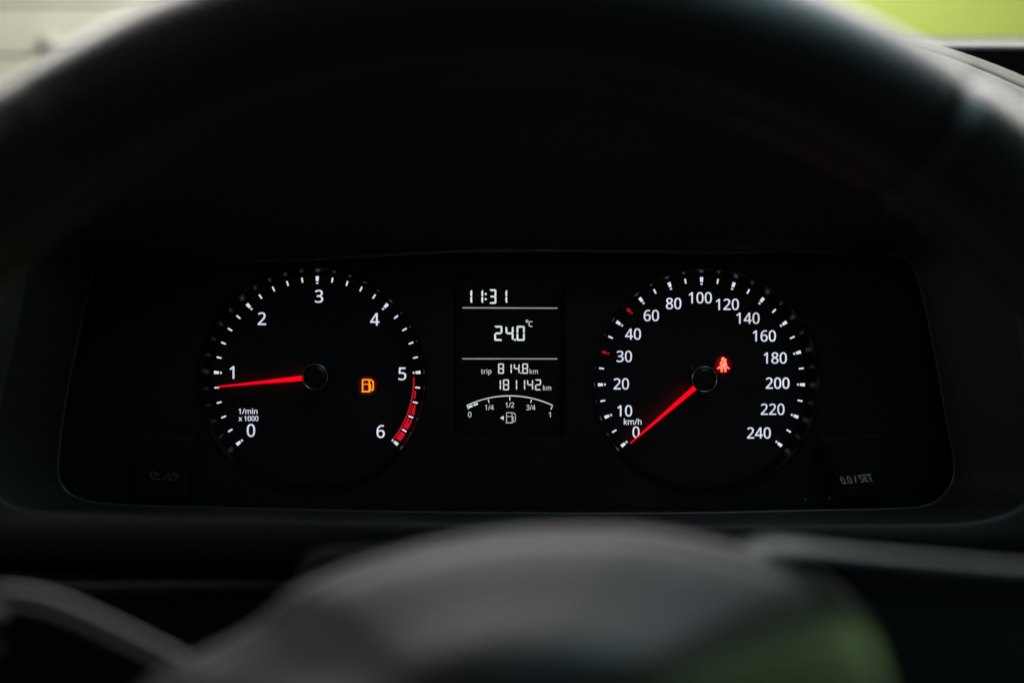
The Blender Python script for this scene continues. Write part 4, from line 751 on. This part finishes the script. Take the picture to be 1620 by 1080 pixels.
# airbag cover
hub_px = [(465, 930), (551, 893), (659, 860), (767, 839), (875, 831), (1005, 832), (1100, 847), (1197, 871), (1300, 908), (1371, 962), (1408, 1029), (1425, 1130), (1390, 1260), (1270, 1400), (1060, 1490), (810, 1515), (560, 1490), (350, 1400), (215, 1270), (180, 1160), (210, 1085), (320, 1028), (400, 985)]
hp = spline(hub_px, 160)
YH = -0.248
hc = P(830, 1150, YH)
def hring(k, dy, cx=830, cy=1150):
    y = YH + dy; cx -= 75 * (1 - k); cy += 10 * (1 - k)
    return [P(cx + (q.x - cx) * k, cy + (q.y - cy) * k, y) for q in hp]
rings = [hring(0.965, 0.035), hring(0.992, 0.012)]
for k in range(7):
    a = math.radians(90 * k / 6)
    rings.append(hring(1.0 - 0.05 * (1 - math.cos(a)), 0.006 - 0.009 * math.sin(a)))
for k, y in ((0.92, -0.0052), (0.88, -0.0072), (0.82, -0.0100), (0.74, -0.0134), (0.66, -0.0167), (0.58, -0.0201), (0.51, -0.0231), (0.46, -0.0251), (0.42, -0.0265), (0.38, -0.0277), (0.32, -0.0291), (0.22, -0.0309), (0.10, -0.0325), (0.02, -0.0328)):
    rings.append(hring(k, y))
V, F = loft(rings, True, False, True)
whl.part('airbag_cover', V, F, M['hub'], smooth=True)
# spokes: rounded bars between hub and rim
def spoke(top, bot, y0, th, name, material, r=0.006):
    rings = []
    for (tx, ty), (bx, by) in zip(top, bot):
        a, b = P(tx, ty, y0), P(bx, by, y0)
        h = (a - b).length; u = (a - b).normalized(); m = (a + b) / 2
        ring = []
        for k in range(32):
            t = k * math.tau / 32
            c_, s_ = math.cos(t), math.sin(t)
            ring.append(m + u * (h / 2) * math.copysign(abs(s_) ** 0.35, s_) + Vector((0, th / 2 * math.copysign(abs(c_) ** 0.7, c_), 0)))
        rings.append(ring)
    V, F = loft(rings, True, True, True)
    return whl.part(name, V, F, material, smooth=True)
rt = spline([(1150, 872), (1216, 852), (1313, 863), (1430, 879), (1620, 894), (1800, 905), (2050, 900)], 30, False)
rbt = spline([(1150, 1300), (1216, 1310), (1313, 1310), (1430, 1300), (1620, 1270), (1800, 1230), (2050, 1200)], 30, False)
spoke(rt, rbt, -0.236, 0.020, 'spoke', M['spoke'])
lt = spline([(430, 1140), (330, 1082), (267, 1048), (178, 1004), (111, 974), (55, 956), (0, 952), (-120, 962), (-300, 985), (-480, 980)], 30, False)
lbt = spline([(430, 1330), (330, 1310), (267, 1300), (178, 1290), (111, 1280), (55, 1275), (0, 1270), (-120, 1250), (-300, 1230), (-480, 1200)], 30, False)
lsp = spoke(lt, lbt, -0.2425, 0.006, 'spoke', M['spokepad'])
trim_path = spline([(330, 1066), (267, 1032), (178, 988), (111, 958), (55, 940), (0, 936), (-80, 945), (-160, 985), (-200, 1060), (-190, 1180)], 60, False)
V, F = tube([P(q.x, q.y, -0.2455) for q in trim_path], 0.0012, 12)
whl.part('spoke_trim', V, F, M['trim'], parent=lsp, smooth=True)
for (x, y) in ((-22, 978), (-26, 1030)):
    c = P(x, y, -0.246)
    V, F = rbox(c, 0.0075, 0.004, 0.0046, 0.0016, 3)
    whl.part('control_button', V, F, M['trim'], parent=lsp, smooth=True)
trim_path = spline([(1215, 880), (1313, 884), (1430, 894), (1620, 910), (1800, 922), (2000, 925)], 40, False)
rsp = [o for o in whl.o.children if o.name.startswith('spoke')][0]
V, F = tube([P(q.x, q.y, -0.2465) for q in trim_path], 0.0024, 12)
whl.part('spoke_trim', V, F, M['spoke'], parent=rsp, smooth=True)
